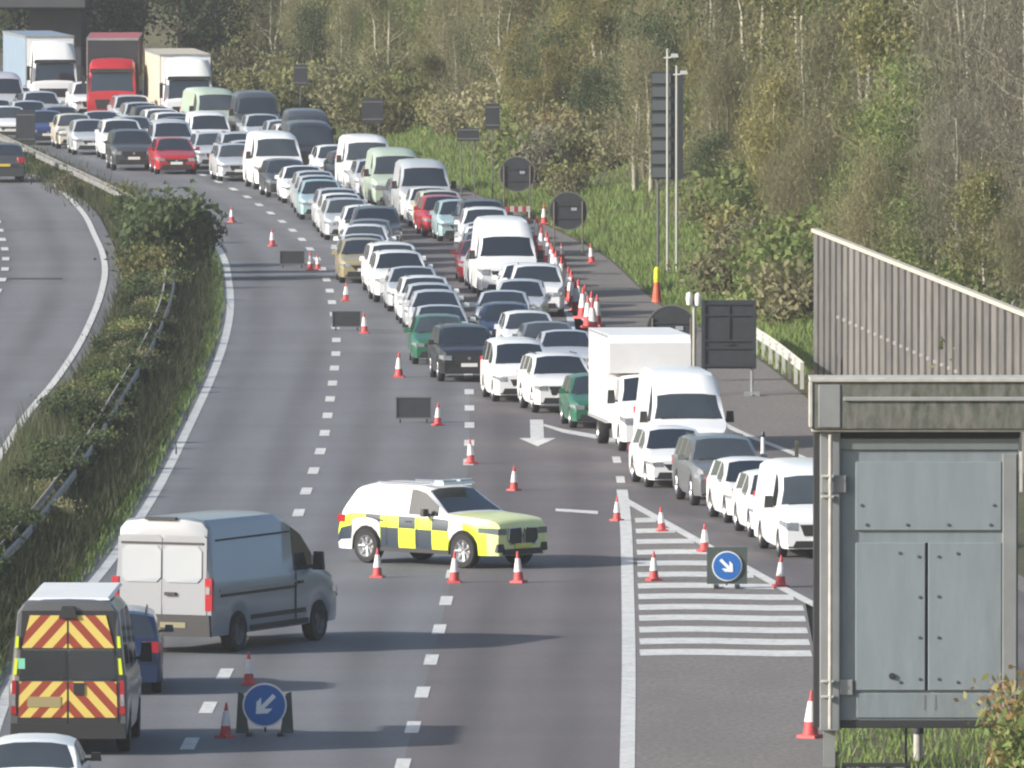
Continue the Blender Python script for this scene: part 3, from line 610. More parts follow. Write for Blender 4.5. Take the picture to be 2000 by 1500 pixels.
# ---- white box lorry on the slip road
def box_lorry():
    head = R(6); f = ground(1284, 884); d = Vector((math.sin(head), -math.cos(head), 0)); L = 2.4
    t = thing('box_lorry', 'white box lorry with body over its cab behind the tall white van', 'lorry', f - d * 1.05, head); t.scale = (.88, .88, .88)
    s = spec(L=L, W=2.02, z0=.3, wr=.36, fr=(.12, .6), rr=(.0, .2), top=[(0, 1.02), (.05, 1.1), (.2, 1.18), (.55, 1.28), (.8, 1.36), (.9, 1.4), (1.5, 2.02), (1.6, 2.08), (L, 2.1)], belt=[(0, .92), (.2, 1.06), (.8, 1.26), (1.2, 1.32), (L, 1.34)],
             ws=(.9, 1.5), rw=None, side_glass=[(1.3, 2.15)], wheels=(1.0,), tum=.1); loft(s, t)
    for k in (1, -1):
        wheel(t, k * .88, 1.0 - L / 2, .36, .22, k); patch(t, 'headlight', s, LAMP, .62, .45, .76, .96, .14, side=k)
        wheel(t, k * .95, 5.2 - L / 2, .36, .3, k)
    fbox(t, 'grille', s, BLACK, .9, .66, .9, .02, 1.05); fbox(t, 'number_plate', s, PLATE, .52, .46, .57, .035); mirrors(t, s, 1.4, 1.5, .38, BLACK, .22)
    b = MB(); y0, y1, h = L / 2 - .0, L / 2 + 4.6, 3.2
    b.prism([], 0, 0) if False else None
    prof = [(y0 - .62, 2.14), (y0 + .01, 2.12), (y0 + .01, .72), (y1, .72), (y1, h), (y0 - .42, h), (y0 - .62, h - .22)]
    for k in (-1, 1):
        pts = [(k * 1.15, y, z) for y, z in prof]; b.poly(pts if k > 0 else pts[::-1])
    n = len(prof)
    for i in range(n):
        j = (i + 1) % n; b.poly([(-1.15, *prof[i]), (1.15, *prof[i]), (1.15, *prof[j]), (-1.15, *prof[j])])
    bx = b.build('box_body', WHITE, t); b = MB()
    for k in (-1, 1): b.box((k * 1.155, (y0 + y1) / 2, .76), (.04, y1 - y0, .1)); b.box((k * 1.155, (y0 + y1) / 2 - .2, h - .05), (.04, y1 - y0 + .3, .08))
    b.build('box_trim', mat('aluminium_trim', (.55, .56, .57), .4, .6), bx)
    recolor(t, PAL['white']); FOOT.append(('box lorry', t.location - d * 2.0, 3.1, 1.02, head))
box_lorry()

# ---- silver van driving away
def silver_van():
    s = spec(L=5.7, W=2.06, z0=.34, wr=.36, fr=(.12, .6), rr=(.03, .12), tum=.085, crown=.03,
        top=[(0, 1.0), (.05, 1.1), (.2, 1.16), (.5, 1.26), (.85, 1.36), (.95, 1.4), (1.65, 2.12), (1.8, 2.2), (2.3, 2.42), (2.6, 2.47), (5.5, 2.5), (5.62, 2.46), (5.66, 2.2), (5.69, 1.5), (5.7, 1.0)],
        belt=[(0, .9), (.2, 1.04), (.9, 1.3), (1.3, 1.36), (5.6, 1.4), (5.7, .95)], ws=(.95, 1.65), rw=None, side_glass=[(1.25, 2.1)], wheels=(1.0, 4.55), bp=[2.2, 3.4, 4.4])
    head = R(180 - 24)
    t = thing('panel_van', 'silver grey high-roofed panel van driving away, seen from behind', 'van')
    s.mats = [PAINT, BLACK]; loft(s, t)
    for xw in s.wheels:
        for k in (1, -1): wheel(t, k * (s.W / 2 - .12), xw - s.L / 2, .36, .23, k, mat('grey_rim', (.12, .12, .12), .5, .4))
    for k in (1, -1): patch(t, 'headlight', s, LAMP, .62, .45, .76, .96, .14, side=k)
    fbox(t, 'grille', s, BLACK, .9, .66, .9, .02, 1.05)
    # rear doors: panes, handles, lamps, step
    yr = s.L / 2
    for k in (1, -1):
        b = MB(); w = half_w(s, s.L)
        def rq(x0, x1, z0, z1, off): return [(x, s_u(z) + off, z) for x, z in ((x0, z0), (x1, z0), (x1, z1), (x0, z1))]
        def s_u(z):
            pr = [(2.46, 5.62), (2.2, 5.66), (1.5, 5.69), (1.0, 5.7), (0, 5.7)]
            for (za, ua), (zc, uc) in zip(pr, pr[1:]):
                if z >= zc: return uc + (ua - uc) * (z - zc) / (za - zc) - s.L / 2
            return yr
        def slab(mb, x0, x1, z0, z1, o0, o1, ch=.06):
            out = [(x0 + ch, z0), (x1 - ch, z0), (x1, z0 + ch), (x1, z1 - ch), (x1 - ch, z1), (x0 + ch, z1), (x0, z1 - ch), (x0, z0 + ch)]
            A_ = [mb.vert((x, s_u(z) + o0, z)) for x, z in out]; B_ = [mb.vert((x, s_u(z) + o1, z)) for x, z in out]
            mb.face(B_); mb.face(A_[::-1])
            for i in range(8): j = (i + 1) % 8; mb.face((A_[i], A_[j], B_[j], B_[i]))
        d = MB(); x0, x1 = (.015, w - .1) if k > 0 else (-w + .1, -.015); slab(d, x0, x1, .62, 2.2, -.02, .018); dr = d.build('rear_door', PAINT, t)
        d = MB(); slab(d, *((.02, w - .19) if k > 0 else (-w + .19, -.02)), 1.33, 2.0, 0, .03, .09); d.build('window', mat('pale_reflection_pane', (.34, .38, .43), .15, .1, 0, 1, .2), dr)  # pane colour lightened to stand in for a bright reflection
        d = MB(); slab(d, *((.0, w - .16) if k > 0 else (-w + .16, .0)), 2.03, 2.07, 0, .034, .005); d.build('door_groove', BLACK, dr)
        patch(t, 'tail_light', s, REDLAMP, w - .12, .05, .82, 1.42, 0, .02, side=k, rear=True)
        d = MB(); slab(d, *((w - .1, w - .02) if k > 0 else (-w + .02, -w + .1)), 1.12, 1.26, .02, .04, .01); d.build('reversing_lamp', LAMP, t)
    rbox(t, 'rear_bumper', s, BLACK, 2.0, .34, .74, .07, 1.96); rbox(t, 'number_plate', s, mat('dull_plate', (.2, .18, .1), .6), .52, .5, .6, .085, None, -.25)
    d = MB(); d.box((-.18, yr + .04, 1.12), (.22, .05, .06)); d.build('door_handle', BLACK, t)
    d = MB(); d.box((0.05, yr - .06, 2.5), (.62, .1, .05)); d.build('brake_lamp', BLACK, t)
    # pressed grooves and rub strips along both sides
    for k in (1, -1):
        for z0, hgt, m, y0, y1 in ((1.18, .035, PAINT, -.8, 2.55), (1.08, .05, BLACK, -.8, 2.5), (.62, .08, BLACK, -1.2, 1.2), (2.1, .03, BLACK, -.7, 2.5), (.42, .1, BLACK, -1.3, 1.2)):
            d = MB(); wx = s.W / 2 + (.006 if z0 < 1.3 else -.05 - (z0 - 1.38) * .085); d.box((k * wx, (y0 + y1) / 2, z0), (.02, y1 - y0, hgt)); d.build('side_moulding', m, t)
        d = MB(); wx = s.W / 2 - .085
        d.prism([(-.55, 1.5), (1.9, 1.5), (1.9, 2.0), (-.55, 2.0)], 0, .008); 
        d.v = [(k * (wx + y + .012 - (z - 1.5) * .085), x, z) for x, y, z in d.v]; d.build('side_panel', PAINT, t)
        d = MB(); d.box((k * (s.W / 2 + .012), -.75, .95), (.02, .018, 1.0)); d.build('door_seam', BLACK, t)
        d = MB(); d.box((k * (s.W / 2 + .02), -.95, 1.15), (.03, .2, .05)); d.build('door_handle', BLACK, t)
    mirrors(t, s, 1.35, 1.52, .34, BLACK, .22)
    recolor(t, (.245, .265, .295, .1))
    t.scale = (1.04,) * 3; rr = ground(322, 1277); hd = Vector((math.sin(head), -math.cos(head), 0)); t.location = rr + hd * (s.L / 2); t.rotation_euler = (0, 0, head)
    FOOT.append(('silver van', t.location.copy(), s.L / 2, s.W / 2, head))
silver_van()

# ---- traffic officers' van with chevrons
def chevron_mat():
    m, N, L, b = node_mat('chevrons'); tc = N.new('ShaderNodeTexCoord'); sx = N.new('ShaderNodeSeparateXYZ'); L.new(tc.outputs['Object'], sx.inputs[0])
    ab = N.new('ShaderNodeMath'); ab.operation = 'ABSOLUTE'; L.new(sx.outputs[0], ab.inputs[0])
    ad = N.new('ShaderNodeMath'); ad.operation = 'MULTIPLY_ADD'; ad.inputs[1].default_value = 1.1; L.new(ab.outputs[0], ad.inputs[0]); L.new(sx.outputs[2], ad.inputs[2])
    mu = N.new('ShaderNodeMath'); mu.operation = 'MULTIPLY'; mu.inputs[1].default_value = 2.55; L.new(ad.outputs[0], mu.inputs[0])
    fr = N.new('ShaderNodeMath'); fr.operation = 'FRACT'; L.new(mu.outputs[0], fr.inputs[0])
    gt = N.new('ShaderNodeMath'); gt.operation = 'GREATER_THAN'; gt.inputs[1].default_value = .5; L.new(fr.outputs[0], gt.inputs[0])
    mx = N.new('ShaderNodeMix'); mx.data_type = 'RGBA'; mx.inputs[6].default_value = (.28, .05, .03, 1); mx.inputs[7].default_value = (.64, .50, .13, 1)
    L.new(gt.outputs[0], mx.inputs[0]); L.new(mx.outputs[2], b.inputs['Base Color']); b.inputs['Roughness'].default_value = .45; return m
def chevron_van():
    s = spec(L=5.5, W=2.05, z0=.34, wr=.36, fr=(.12, .6), rr=(.03, .12), tum=.085, crown=.03,
        top=[(0, 1.0), (.05, 1.1), (.2, 1.16), (.5, 1.26), (.85, 1.36), (.95, 1.4), (1.65, 2.12), (1.8, 2.2), (2.3, 2.5), (2.6, 2.6), (5.3, 2.66), (5.43, 2.62), (5.46, 2.3), (5.49, 1.5), (5.5, 1.0)],
        belt=[(0, .9), (.2, 1.04), (.9, 1.3), (1.3, 1.36), (5.4, 1.4), (5.5, .95)], ws=(.95, 1.65), rw=None, side_glass=[(1.25, 2.1), (2.3, 3.6), (3.75, 5.1)], wheels=(1.0, 4.35))
    t = thing('chevron_van', 'dark van with red and yellow chevrons across its rear doors, bottom left', 'van'); s.mats = [PAINT, BLACK]; loft(s, t)
    for xw in s.wheels:
        for k in (1, -1): wheel(t, k * (s.W / 2 - .12), xw - s.L / 2, .36, .23, k, mat('grey_rim', (.12, .12, .12), .5, .4))
    for k in (1, -1): patch(t, 'headlight', s, LAMP, .62, .45, .76, .96, .14, side=k)
    CH = chevron_mat(); pr = [(2.62, 5.43), (2.3, 5.46), (1.5, 5.49), (1.0, 5.5), (0, 5.5)]
    def s_u(z):
        for (za, ua), (zc, uc) in zip(pr, pr[1:]):
            if z >= zc: return uc + (ua - uc) * (z - zc) / (za - zc) - s.L / 2
        return s.L / 2
    def slab(name, m, pts, o0, o1, parent):
        mb = MB(); A_ = [mb.vert((x, s_u(z) + o0, z)) for x, z in pts]; B_ = [mb.vert((x, s_u(z) + o1, z)) for x, z in pts]; n = len(pts)
        mb.face(B_); mb.face(A_[::-1])
        for i in range(n): j = (i + 1) % n; mb.face((A_[i], A_[j], B_[j], B_[i]))
        return mb.build(name, m, parent)
    w = half_w(s, s.L)
    for k in (1, -1):
        x = lambda a: k * a
        dr = slab('rear_door', BLACK, [(x(.01), .56), (x(w - .12), .56), (x(w - .2), 2.5), (x(.01), 2.5)], -.02, .015, t)
        slab('chevron_panel', CH, [(x(.018), .66), (x(w - .14), .66), (x(w - .16), 1.28), (x(.018), 1.28)], .01, .026, dr)
        slab('chevron_panel', CH, [(x(.018), 1.86), (x(w - .2), 1.86), (x(w - .34), 2.42), (x(.018), 2.42)], .01, .026, dr)
        slab('window', GLASS, [(x(.03), 1.32), (x(w - .17), 1.32), (x(w - .2), 1.82), (x(.03), 1.82)], .01, .028, dr)
        slab('tail_light', REDLAMP, [(x(w - .1), .72), (x(w - .01), .72), (x(w - .03), 1.3), (x(w - .1), 1.3)], -.01, .03, t)
        slab('lamp_lens', LAMP, [(x(w - .09), .86), (x(w - .02), .86), (x(w - .03), 1.06), (x(w - .09), 1.06)], .02, .04, t)
        slab('reflective_strip', YELLOW, [(x(w - .11), 1.4), (x(w - .05), 1.4), (x(w - .08), 1.68), (x(w - .13), 1.68)], .0, .03, t)
        slab('corner_reflector', YELLOW, [(x(w - .14), 1.86), (x(w - .08), 1.86), (x(w - .1), 2.06), (x(w - .15), 2.06)], .0, .03, t)
    slab('roof_camera', BLACK, [(-.16, 2.38), (.16, 2.38), (.1, 2.58), (-.1, 2.58)], -.02, .08, t)
    slab('door_handle', BLACK, [(-.28, 1.06), (-.1, 1.06), (-.1, 1.26), (-.28, 1.26)], .02, .05, t)
    slab('number_plate', mat('shaded_plate', (.3, .25, .12), .6), [(.12, .84), (.7, .84), (.7, 1.02), (.12, 1.02)], .02, .036, t)
    slab('green_sticker', mat('green_sticker', (.2, .55, .4), .5), [(.74, 1.5), (.86, 1.5), (.86, 1.68), (.74, 1.68)], .02, .034, t)
    d = MB(); d.box((0, .2, 2.685), (1.42, 4.5, .04), 0, 0, .94); d.build('roof_panel', WHITE, t)
    rbox(t, 'rear_bumper', s, BLACK, 2.0, .3, .56, .08, 1.96)
    mirrors(t, s, 1.35, 1.52, .34, BLACK, .22)
    recolor(t, (.1, .1, .105, .1)); head = R(180 - 1.2); rr = ground(133, 1476)
    hd = Vector((math.sin(head), -math.cos(head), 0)); t.location = rr + hd * (s.L / 2); t.rotation_euler = (0, 0, head)
    FOOT.append(('chevron van', t.location.copy(), s.L / 2, s.W / 2, head))
chevron_van()

# ---- emergency response car across the lanes
def response_car():
    s = spec(L=4.85, W=1.96, z0=.3, wr=.40, tum=.2, fr=(.2, .75), rr=(.14, .5),
        top=[(0, .93), (.03, 1.0), (.1, 1.06), (.25, 1.1), (.8, 1.15), (1.3, 1.18), (1.45, 1.21), (2.15, 1.7), (2.45, 1.78), (4.0, 1.78), (4.25, 1.72), (4.66, 1.2), (4.74, 1.08), (4.82, .98), (4.85, .84)],
        belt=[(0, .85), (.2, 1.0), (1.2, 1.09), (1.5, 1.12), (4.3, 1.17), (4.7, 1.05), (4.85, .78)], ws=(1.45, 2.15), rw=(4.25, 4.66), side_glass=[(1.68, 2.6)], wheels=(.92, 3.88), bp=[1.34, 1.85, 2.36, 2.87, 3.38, 1.0, 3.45, 4.35])
    wh = mat('white_bodywork', (.78, .78, .76), .35, 0, .03, 2, .4); cols = [wh, BLACK, YELLOW, DKBLUE, mat('pale_yellow', (.69, .74, .34), .4, 0, .06, 2, .3)]
    def lv(u, k, mi):
        if k < 2: return 1
        if u < .9:
            return 4 if k >= 5 else (2 if u > .25 else 4)
        if u < 1.34: return 4 if k >= 4 else 0
        if k in (2, 3, 4) and u < 3.46:
            i = int((u - 1.34) / .52); row = 0 if k == 4 else 1
            if k == 2: return 1 if False else (2 if (i + 1) % 2 else 3)
            return 2 if (i + row) % 2 else 3
        if u >= 4.3 and k in (3, 4): return 2 if k == 4 else 3
        if u >= 3.46 and k == 4: return 2 if u > 3.9 else 3
        return 0
    s.lv = lv; s.mats = cols
    t = thing('response_car', 'white emergency response car with yellow and dark checks parked across the lanes', 'emergency car'); loft(s, t)
    for xw in s.wheels:
        for k in (1, -1): wheel(t, k * (s.W / 2 - .12), xw - s.L / 2, .385, .25, k, mat('bright_rim', (.42, .43, .45), .35, .5), 7)
    for k in (1, -1):
        patch(t, 'headlight', s, mat('smoked_lamp', (.16, .2, .2), .15, .2, 0, 1, .5), .52, .45, .76, .9, .05, side=k)
        b = MB(); x0 = k * .05; x1 = k * .43; y = -s.L / 2 - .03
        b.prism([(x0, .54), (k * .38, .54), (x1 + k * .05, .66), (k * .45, .9), (x0 + k * .02, .91), (x0 - k * .02, .74)], y, y + .06); g = b.build('grille', BLACK, t)
        b = MB(); out = [(x0, .54), (k * .38, .54), (x1 + k * .05, .66), (k * .45, .9), (x0 + k * .02, .91), (x0 - k * .02, .74)]
        b.tube([(x, y - .004, z) for x, z in out + out[:1]], .014, 5); b.build('grille_surround', CHROME, g)
        b = MB(); b.prism([(k * .55, .36), (k * .82, .38), (k * .8, .56), (k * .62, .56)], y + .02, y + .1); b.build('side_intake', BLACK, t)
        patch(t, 'tail_light', s, REDLAMP, .6, .3, .9, 1.06, 0, side=k, rear=True)
    fbox(t, 'bumper_intake', s, BLACK, 1.3, .31, .44, .03, 1.2); fbox(t, 'number_plate', s, mat('yellow_reflective', (.6, .62, .1), .4), .52, .46, .56, .045)
    # roof light bar
    d = MB(); d.box((0, -.35, 1.83), (1.05, .3, .07), 0, 0, .9); lb = d.build('light_bar', WHITE, t)
    d = MB(); d.box((-.28, -.35, 1.88), (.44, .26, .04)); d.box((.28, -.35, 1.88), (.44, .26, .04)); d.build('blue_lens', mat('pale_lens', (.35, .42, .55), .2, 0, 0, 1, .5), lb)
    d = MB()
    for k in (1, -1): d.tube([(k * .6, -.2, 1.81), (k * .6, 1.4, 1.81)], .025, 6)
    d.build('roof_rail', CHROME, t)
    for k in (1, -1):
        for yy in (.13, 1.0):
            d = MB(); d.box((k * (s.W / 2 - .012), yy, .98), (.03, .2, .035)); d.build('door_handle', BLACK, t)
        for yy in (.08, 1.02):
            d = MB(); d.box((k * (s.W / 2 + .0), yy - .2, .75), (.012, .012, .62)); d.build('door_seam', BLACK, t)
        d = MB(); d.box((k * (s.W / 2 - .02), -.05, .34), (.05, 2.1, .09)); d.build('sill', BLACK, t)
    mirrors(t, s, 1.95, 1.2, .17, BLACK, .2); recolor(t, PAL['white'])
    head = R(47); hd = Vector((math.sin(head), -math.cos(head), 0)); t.rotation_euler = (0, 0, head); t.scale = (.95,) * 3
    c = ground(865, 1101); t.location = c
    FOOT.append(('response car', t.location.copy(), s.L / 2, s.W / 2, head))
response_car()

# ---- white car cut by the lower left corner, and the dark car on the opposite carriageway
def rear_car(kind, color, x, Y, label, head, dark=False):
    o = get_vehicle(kind); o.location = (x, Y, 0); o.rotation_euler = (0, 0, R(180 + head)); recolor(o, PAL[color]); tag(o, label, 'car')
    for ch in o.children:
        if dark and ch.name.startswith('door_mirror'): ch.color = PAL['black']
    FOOT.append((label, o.location.copy(), A[kind].L / 2, A[kind].W / 2, R(180 + head)))
rear_car('hatchback', 'white', -7.70, 224.0, 'white car driving away, cut off by the bottom left corner', -1, True)
g = ground(-2, 357); rear_car('suv', 'dark_grey', g.x, g.y + 2.2, 'dark grey car driving away on the opposite carriageway at the left edge', 6)

g = ground(222, 1360); rear_car('suv', 'dark_blue', g.x, g.y + 2.2, 'dark blue car driving away, mostly hidden behind the chevron van', 1)

# ================================================================ cones, signs, posts
def cone_proto():
    t = bpy.data.objects.new('traffic_cone', None); COL.objects.link(t)
    b = MB(); b.box((0, 0, .035), (.46, .46, .07), 0, 0, .94); b.build('base', CONE_R, t)
    b = MB(); b.lathe([(.19, .06), (.17, .1), (.14, .3), (.031, .96), (.025, .98), (.001, .985)], 20); b.build('body', CONE_R, t, 40)
    b = MB(); b.lathe([(.143, .34), (.147, .34), (.079, .76), (.074, .76)], 20); b.build('sleeve', CONE_W, t, 40)
    return t
cone0 = cone_proto(); first = True
def cone(px, py, label, sc=1., group='red and white traffic cones'):
    global first
    o = cone0 if first else copy_tree(cone0); first = False
    o.location = ground(px, py); o.rotation_euler = (R(random.uniform(-3, 3)), R(random.uniform(-3, 3)), random.uniform(0, 1.5)); sc *= .74; o.scale = (sc * .95, sc * .95, sc); tag(o, label, 'traffic cone', group)
for a in [(453, 434, 'traffic cone farthest up the empty outer lane, beside the round bush', .8), (532, 481, 'traffic cone in the empty lane above the smallest sign back', .85), (606, 528, 'traffic cone right of the smallest sign back', .85), (621, 526, 'thin traffic cone half hidden behind the cone by the smallest sign back', .7),
          (675, 588, 'traffic cone above the middle sign back, by the lane dashes', .8), (712, 651, 'traffic cone right of the middle sign back', .85), (779, 737, 'traffic cone left of the leading black off-road car', .95), (855, 831, 'traffic cone right of the nearest sign back', .8),
          (920, 906, 'traffic cone on the dashed line above the response car', .85), (1004, 958, 'traffic cone alone in the lane right of the response car roof', .8), (1205, 1017, 'traffic cone at the tip of the hatched nose on the solid line', .75), (1293, 1038, 'traffic cone at the top of the hatched nose', .75),
          (1376, 1078, 'traffic cone on the slanting nose line above the small blue arrow sign', .85), (1277, 1134, 'traffic cone on the hatching left of the small blue arrow sign', .85), (1524, 1146, 'traffic cone on the hatching right of the small blue arrow sign', .9),
          (737, 1128, 'traffic cone under the rear wheel of the response car', .85), (887, 1138, 'traffic cone by the front wheel of the response car', .9), (1013, 1138, 'traffic cone before the nose of the response car', .9),
          (486, 1338, 'traffic cone standing behind the keep-left arrow sign', .85), (440, 1441, 'traffic cone to the left of the keep-left arrow sign', .85), (1583, 1441, 'traffic cone tucked beside the post of the grey sign box', 1.15)]: cone(*a)
row = [(1048, 478), (1058, 498), (1072, 518), (1083, 540), (1103, 570), (1116, 588), (1127, 610), (1138, 622), (1149, 640), (1159, 650), (1054, 492), (1066, 508), (1078, 532), (1088, 548), (1097, 560), (1110, 580), (1121, 598), (1131, 606), (1143, 618), (1155, 630), (1164, 638)]
row.sort(key=lambda q: q[1])
for i, (x, y) in enumerate(row): cone(x, y, f'{ORD[i]} cone from the far end of the close row beside the tall white van', 1.32, 'row of cones closing the hard shoulder')
for a in [(1098, 508, 'traffic cone on the shoulder under the nearer round sign back', .8), (1156, 514, 'lone traffic cone at the grass edge right of the round sign backs', .9), (1063, 438, 'tall cone left of the nearer round sign back', 1.0),
          (1033, 436, 'cone by the barrier boards below the farther round sign back', .8)]: cone(*a)

def arrow_sign(px, py, label, size, mirror, board):
    g = ground(px, py); t = thing('arrow_sign', label, 'road sign', g, 0, 'blue arrow signs'); r = size / 2; z = r + .16; k = -1 if mirror else 1
    b = MB(); w = size * (1.14 if board == 'square' else 1.22)
    if board == 'square': w = size * 1.34; b.prism([(-w / 2, .1), (w / 2, .1), (w / 2, .2 + size * 1.06), (-w / 2, .2 + size * 1.06)], 0, .06)
    else:
        for s_ in (1, -1): b = MB(); b.prism([(s_ * r * .7, .05), (s_ * r * 1.3, .05), (s_ * r * 1.2, z + r * .6), (s_ * r * .95, z + r * .5)], .0, .06); b.build('frame_wing', mat('sign_frame', (.055, .075, .07), .6, 0, .15, 4), t)
    if board == 'square': b.build('frame', mat('sign_frame', (.055, .075, .07), .6, 0, .15, 4), t)
    b = MB(); b.box((-r * .7, .25, .03), (.1, .7, .06)); b.box((r * .7, .25, .03), (.1, .7, .06)); b.tube([(0, .55, .05), (0, .07, z)], .02); b.build('stand', BLACK, t)
    b = MB(); b.lathe([(r, 0.0), (r, -.03)], 40, 'y', (0, -.005, z)); d = b.build('rim', WHITE, t)
    b = MB(); b.lathe([(r * .92, -.03), (r * .92, -.04)], 40, 'y', (0, -.005, z)); d = b.build('disc', BLUE, t)
    ar = [(-.10, .62), (.10, .62), (.10, -.12), (.36, .14), (.36, -.16), (0, -.56), (-.36, -.16), (-.36, .14), (-.10, -.12)]
    a = R(-45) * 1; ca, sa = math.cos(a), math.sin(a); b = MB()
    pts = [((x * ca - y * sa) * r * k * -1 * -1, (x * sa + y * ca) * r + z) for x, y in ar]
    pts = [((p[0]), p[1]) for p in pts]
    b.prism(pts, -.056, -.043); b.build('arrow', mat('arrow_white', (.78, .8, .82), .4), d)
arrow_sign(517, 1438, 'round blue sign with white arrow pointing down left, beside the chevron van', .78, False, 'round')
arrow_sign(1420, 1150, 'small square-backed blue sign with white arrow pointing down right on the hatching', .62, True, 'square')

def floor_sign(px, py, w, h, label):
    g = ground(px, py); t = thing('sign_back', label, 'road sign', g, 0, 'temporary signs seen from behind'); b = MB()
    b.box((0, 0, h / 2 + .12), (w, .03, h)); b.build('panel', SIGNBACK, t)
    b = MB()
    for x, z, a, c in ((0, .12, w, .035), (0, .12 + h, w, .035), (-w / 2, .12 + h / 2, .035, h), (w / 2, .12 + h / 2, .035, h)): b.box((x, -.02, z), (a, .03, c))
    b.build('edge', SIGNEDGE, t)
    b = MB()
    for k in (1, -1): b.tube([(k * w * .38, .5, .02), (k * w * .38, .04, h * .8)], .018); b.box((k * w * .38, 0, .06), (.04, .05, .12))
    b.build('strut', BLACK, t)
floor_sign(571, 523, .82, .44, 'smallest and farthest low sign back in the empty outer lane')
floor_sign(677, 646, .84, .46, 'middle low sign back beside the lane dashes')
floor_sign(808, 826, .9, .54, 'nearest low sign back standing above the response car')

def round_sign(px, py, cx, cy, rpx, label, base_y):
    g = ground(px, base_y); Y = g.y; c = at(cx, cy, Y); r = rpx * Y / F
    t = thing('round_sign', label, 'road sign', (c.x, Y, smoothed_bank(c.x, Y) if c.x > xR(Y) else 0), 0, 'round sign backs on twin posts'); z = c.z - t.location.z
    b = MB(); b.lathe([(r, -.02), (r, .02)], 28, 'y', (0, 0, z)); b.build('disc', SIGNBACK, t)
    b = MB(); b.lathe([(r * .97, -.03), (r * 1.03, -.03), (r * 1.03, .03), (r * .97, .03), (r * .97, -.03)], 28, 'y', (0, 0, z), cap=False); b.build('rim', mat('disc_rim', (.12, .12, .11), .6), t)
    b = MB()
    for k in (1, -1): b.tube([(k * r * .75, -.05, 0), (k * r * .75, -.05, z + r * .5)], .03); 
    b.build('post', mat('timber_post', (.12, .1, .08), .8), t)
    b = MB(); b.box((0, -.04, z + r * .3), (r * 1.5, .03, .04)); b.box((0, -.04, z - r * .4), (r * 1.5, .03, .04)); b.build('brace', SIGNBACK, t)
    b = MB(); b.box((r * .3, -.035, z + r * .1), (r * .3, .015, r * .16)); b.build('reflection_patch', mat('pale_reflection', (.3, .32, .38), .4), t)  # pale rectangle painted on the disc as a light reflection
    b = MB(); b.box((0, 0, .06), (r * 1.9, .35, .12)); b.build('foot', SIGNBACK, t)
round_sign(1010, 340, 1010, 340, 34, 'farther of the two round sign backs on posts beside the shoulder', 436)
round_sign(1110, 412, 1110, 412, 37, 'nearer of the two round sign backs on posts beside the shoulder', 500)
round_sign(1310, 645, 1312, 646, 50, 'large round sign back half hidden behind the white box lorry', 745)

def post_sign(px, top, bot, wpx, base_y, label, posts=1):
    if base_y > 0: Y = base_y
    c0, c1 = at(px, top, Y), at(px, bot, Y); w = wpx * Y / F; X = c0.x; zb = smoothed_bank(X, Y) if X > xR(Y) else 0.
    t = thing('road_sign_back', label, 'road sign', (X, Y, zb), 0, 'dark rectangular sign backs on the bank'); b = MB(); z0, z1 = c1.z - zb, c0.z - zb
    b.box((0, 0, (z0 + z1) / 2), (w, .04, z1 - z0)); b.build('panel', SIGNBACK, t)
    b = MB(); 
    for zz in (z0 + .15 * (z1 - z0), z1 - .15 * (z1 - z0)): b.box((0, -.035, zz), (w * .96, .03, .05))
    b.build('rail', SIGNEDGE, t); b = MB()
    for x in ([0] if posts == 1 else [-w * .3, w * .3]): b.tube([(x, .05, -.3), (x, .05, z1)], .025)
    b.build('post', mat('dull_post', (.09, .095, .09), .7), t)
post_sign(587, 126, 168, 26, 600, 'small dark sign back high on the bank above the far bend')
post_sign(728, 192, 240, 42, 560, 'dark square sign back on the bank above the row of vans', 2)
post_sign(962, 202, 252, 28, 505, 'narrow dark sign back on a pole above the round signs')
post_sign(914, 250, 275, 44, 515, 'low oval dark sign back left of the narrow sign back', 2)
post_sign(50, 214, 282, 38, 590, 'dark sign back on the median at the far left', 1)

# tall louvred sign back with its two slim poles
def tall_sign():
    Y = 452.; a, c = at(1272, 140, Y), at(1334, 350, Y); X = (a.x + c.x) / 2; zb = smoothed_bank(X, Y); w = c.x - a.x
    t = thing('tall_sign', 'tall dark louvred sign back against the trees', 'road sign', (X, Y, zb)); b = MB(); z0, z1 = c.z - zb, a.z - zb
    b.box((0, 0, (z0 + z1) / 2), (w, .05, z1 - z0)); b.build('panel', SIGNBACK, t); b = MB(); n = 8
    for i in range(n): b.box((-w * .18, -.05, z0 + (i + .5) * (z1 - z0) / n), (w * .6, .05, (z1 - z0) / n * .72), 0, 0, .97)
    b.build('louvre', mat('louvre_grey', (.085, .1, .105), .6), t); b = MB()
    for x in (-.3, .3): b.tube([(x, .06, -.4), (x, .06, z1)], .05)
    b.build('post', mat('dull_post', (.09, .095, .09), .7), t)
    for px, py, yb, lab in ((1304, 95, 420, 'taller pale slim pole in front of the tall louvred sign back'), (1322, 128, 400, 'shorter pale slim pole right of the taller one')):
        Y2 = 448.; p = at(px, py, Y2); q = at(px, yb, Y2); zb2 = smoothed_bank(p.x, Y2)
        t2 = thing('mast', lab, 'pole', (p.x, Y2, zb2), 0, 'slim poles by the tall sign'); b = MB(); b.tube([(0, 0, -.2), (0, 0, p.z - zb2)], .045, 8); b.build('pole', mat('pale_pole', (.34, .35, .31), .5), t2)
        b = MB(); b.tube([(-.12, 0, p.z - zb2 - .3), (.25, -.1, p.z - zb2 - .28)], .025); b.box((.22, -.12, p.z - zb2 - .22), (.26, .14, .12), 0, 0, .8); b.build('camera_head', mat('camera_pale', (.45, .46, .44), .5), t2)
tall_sign()

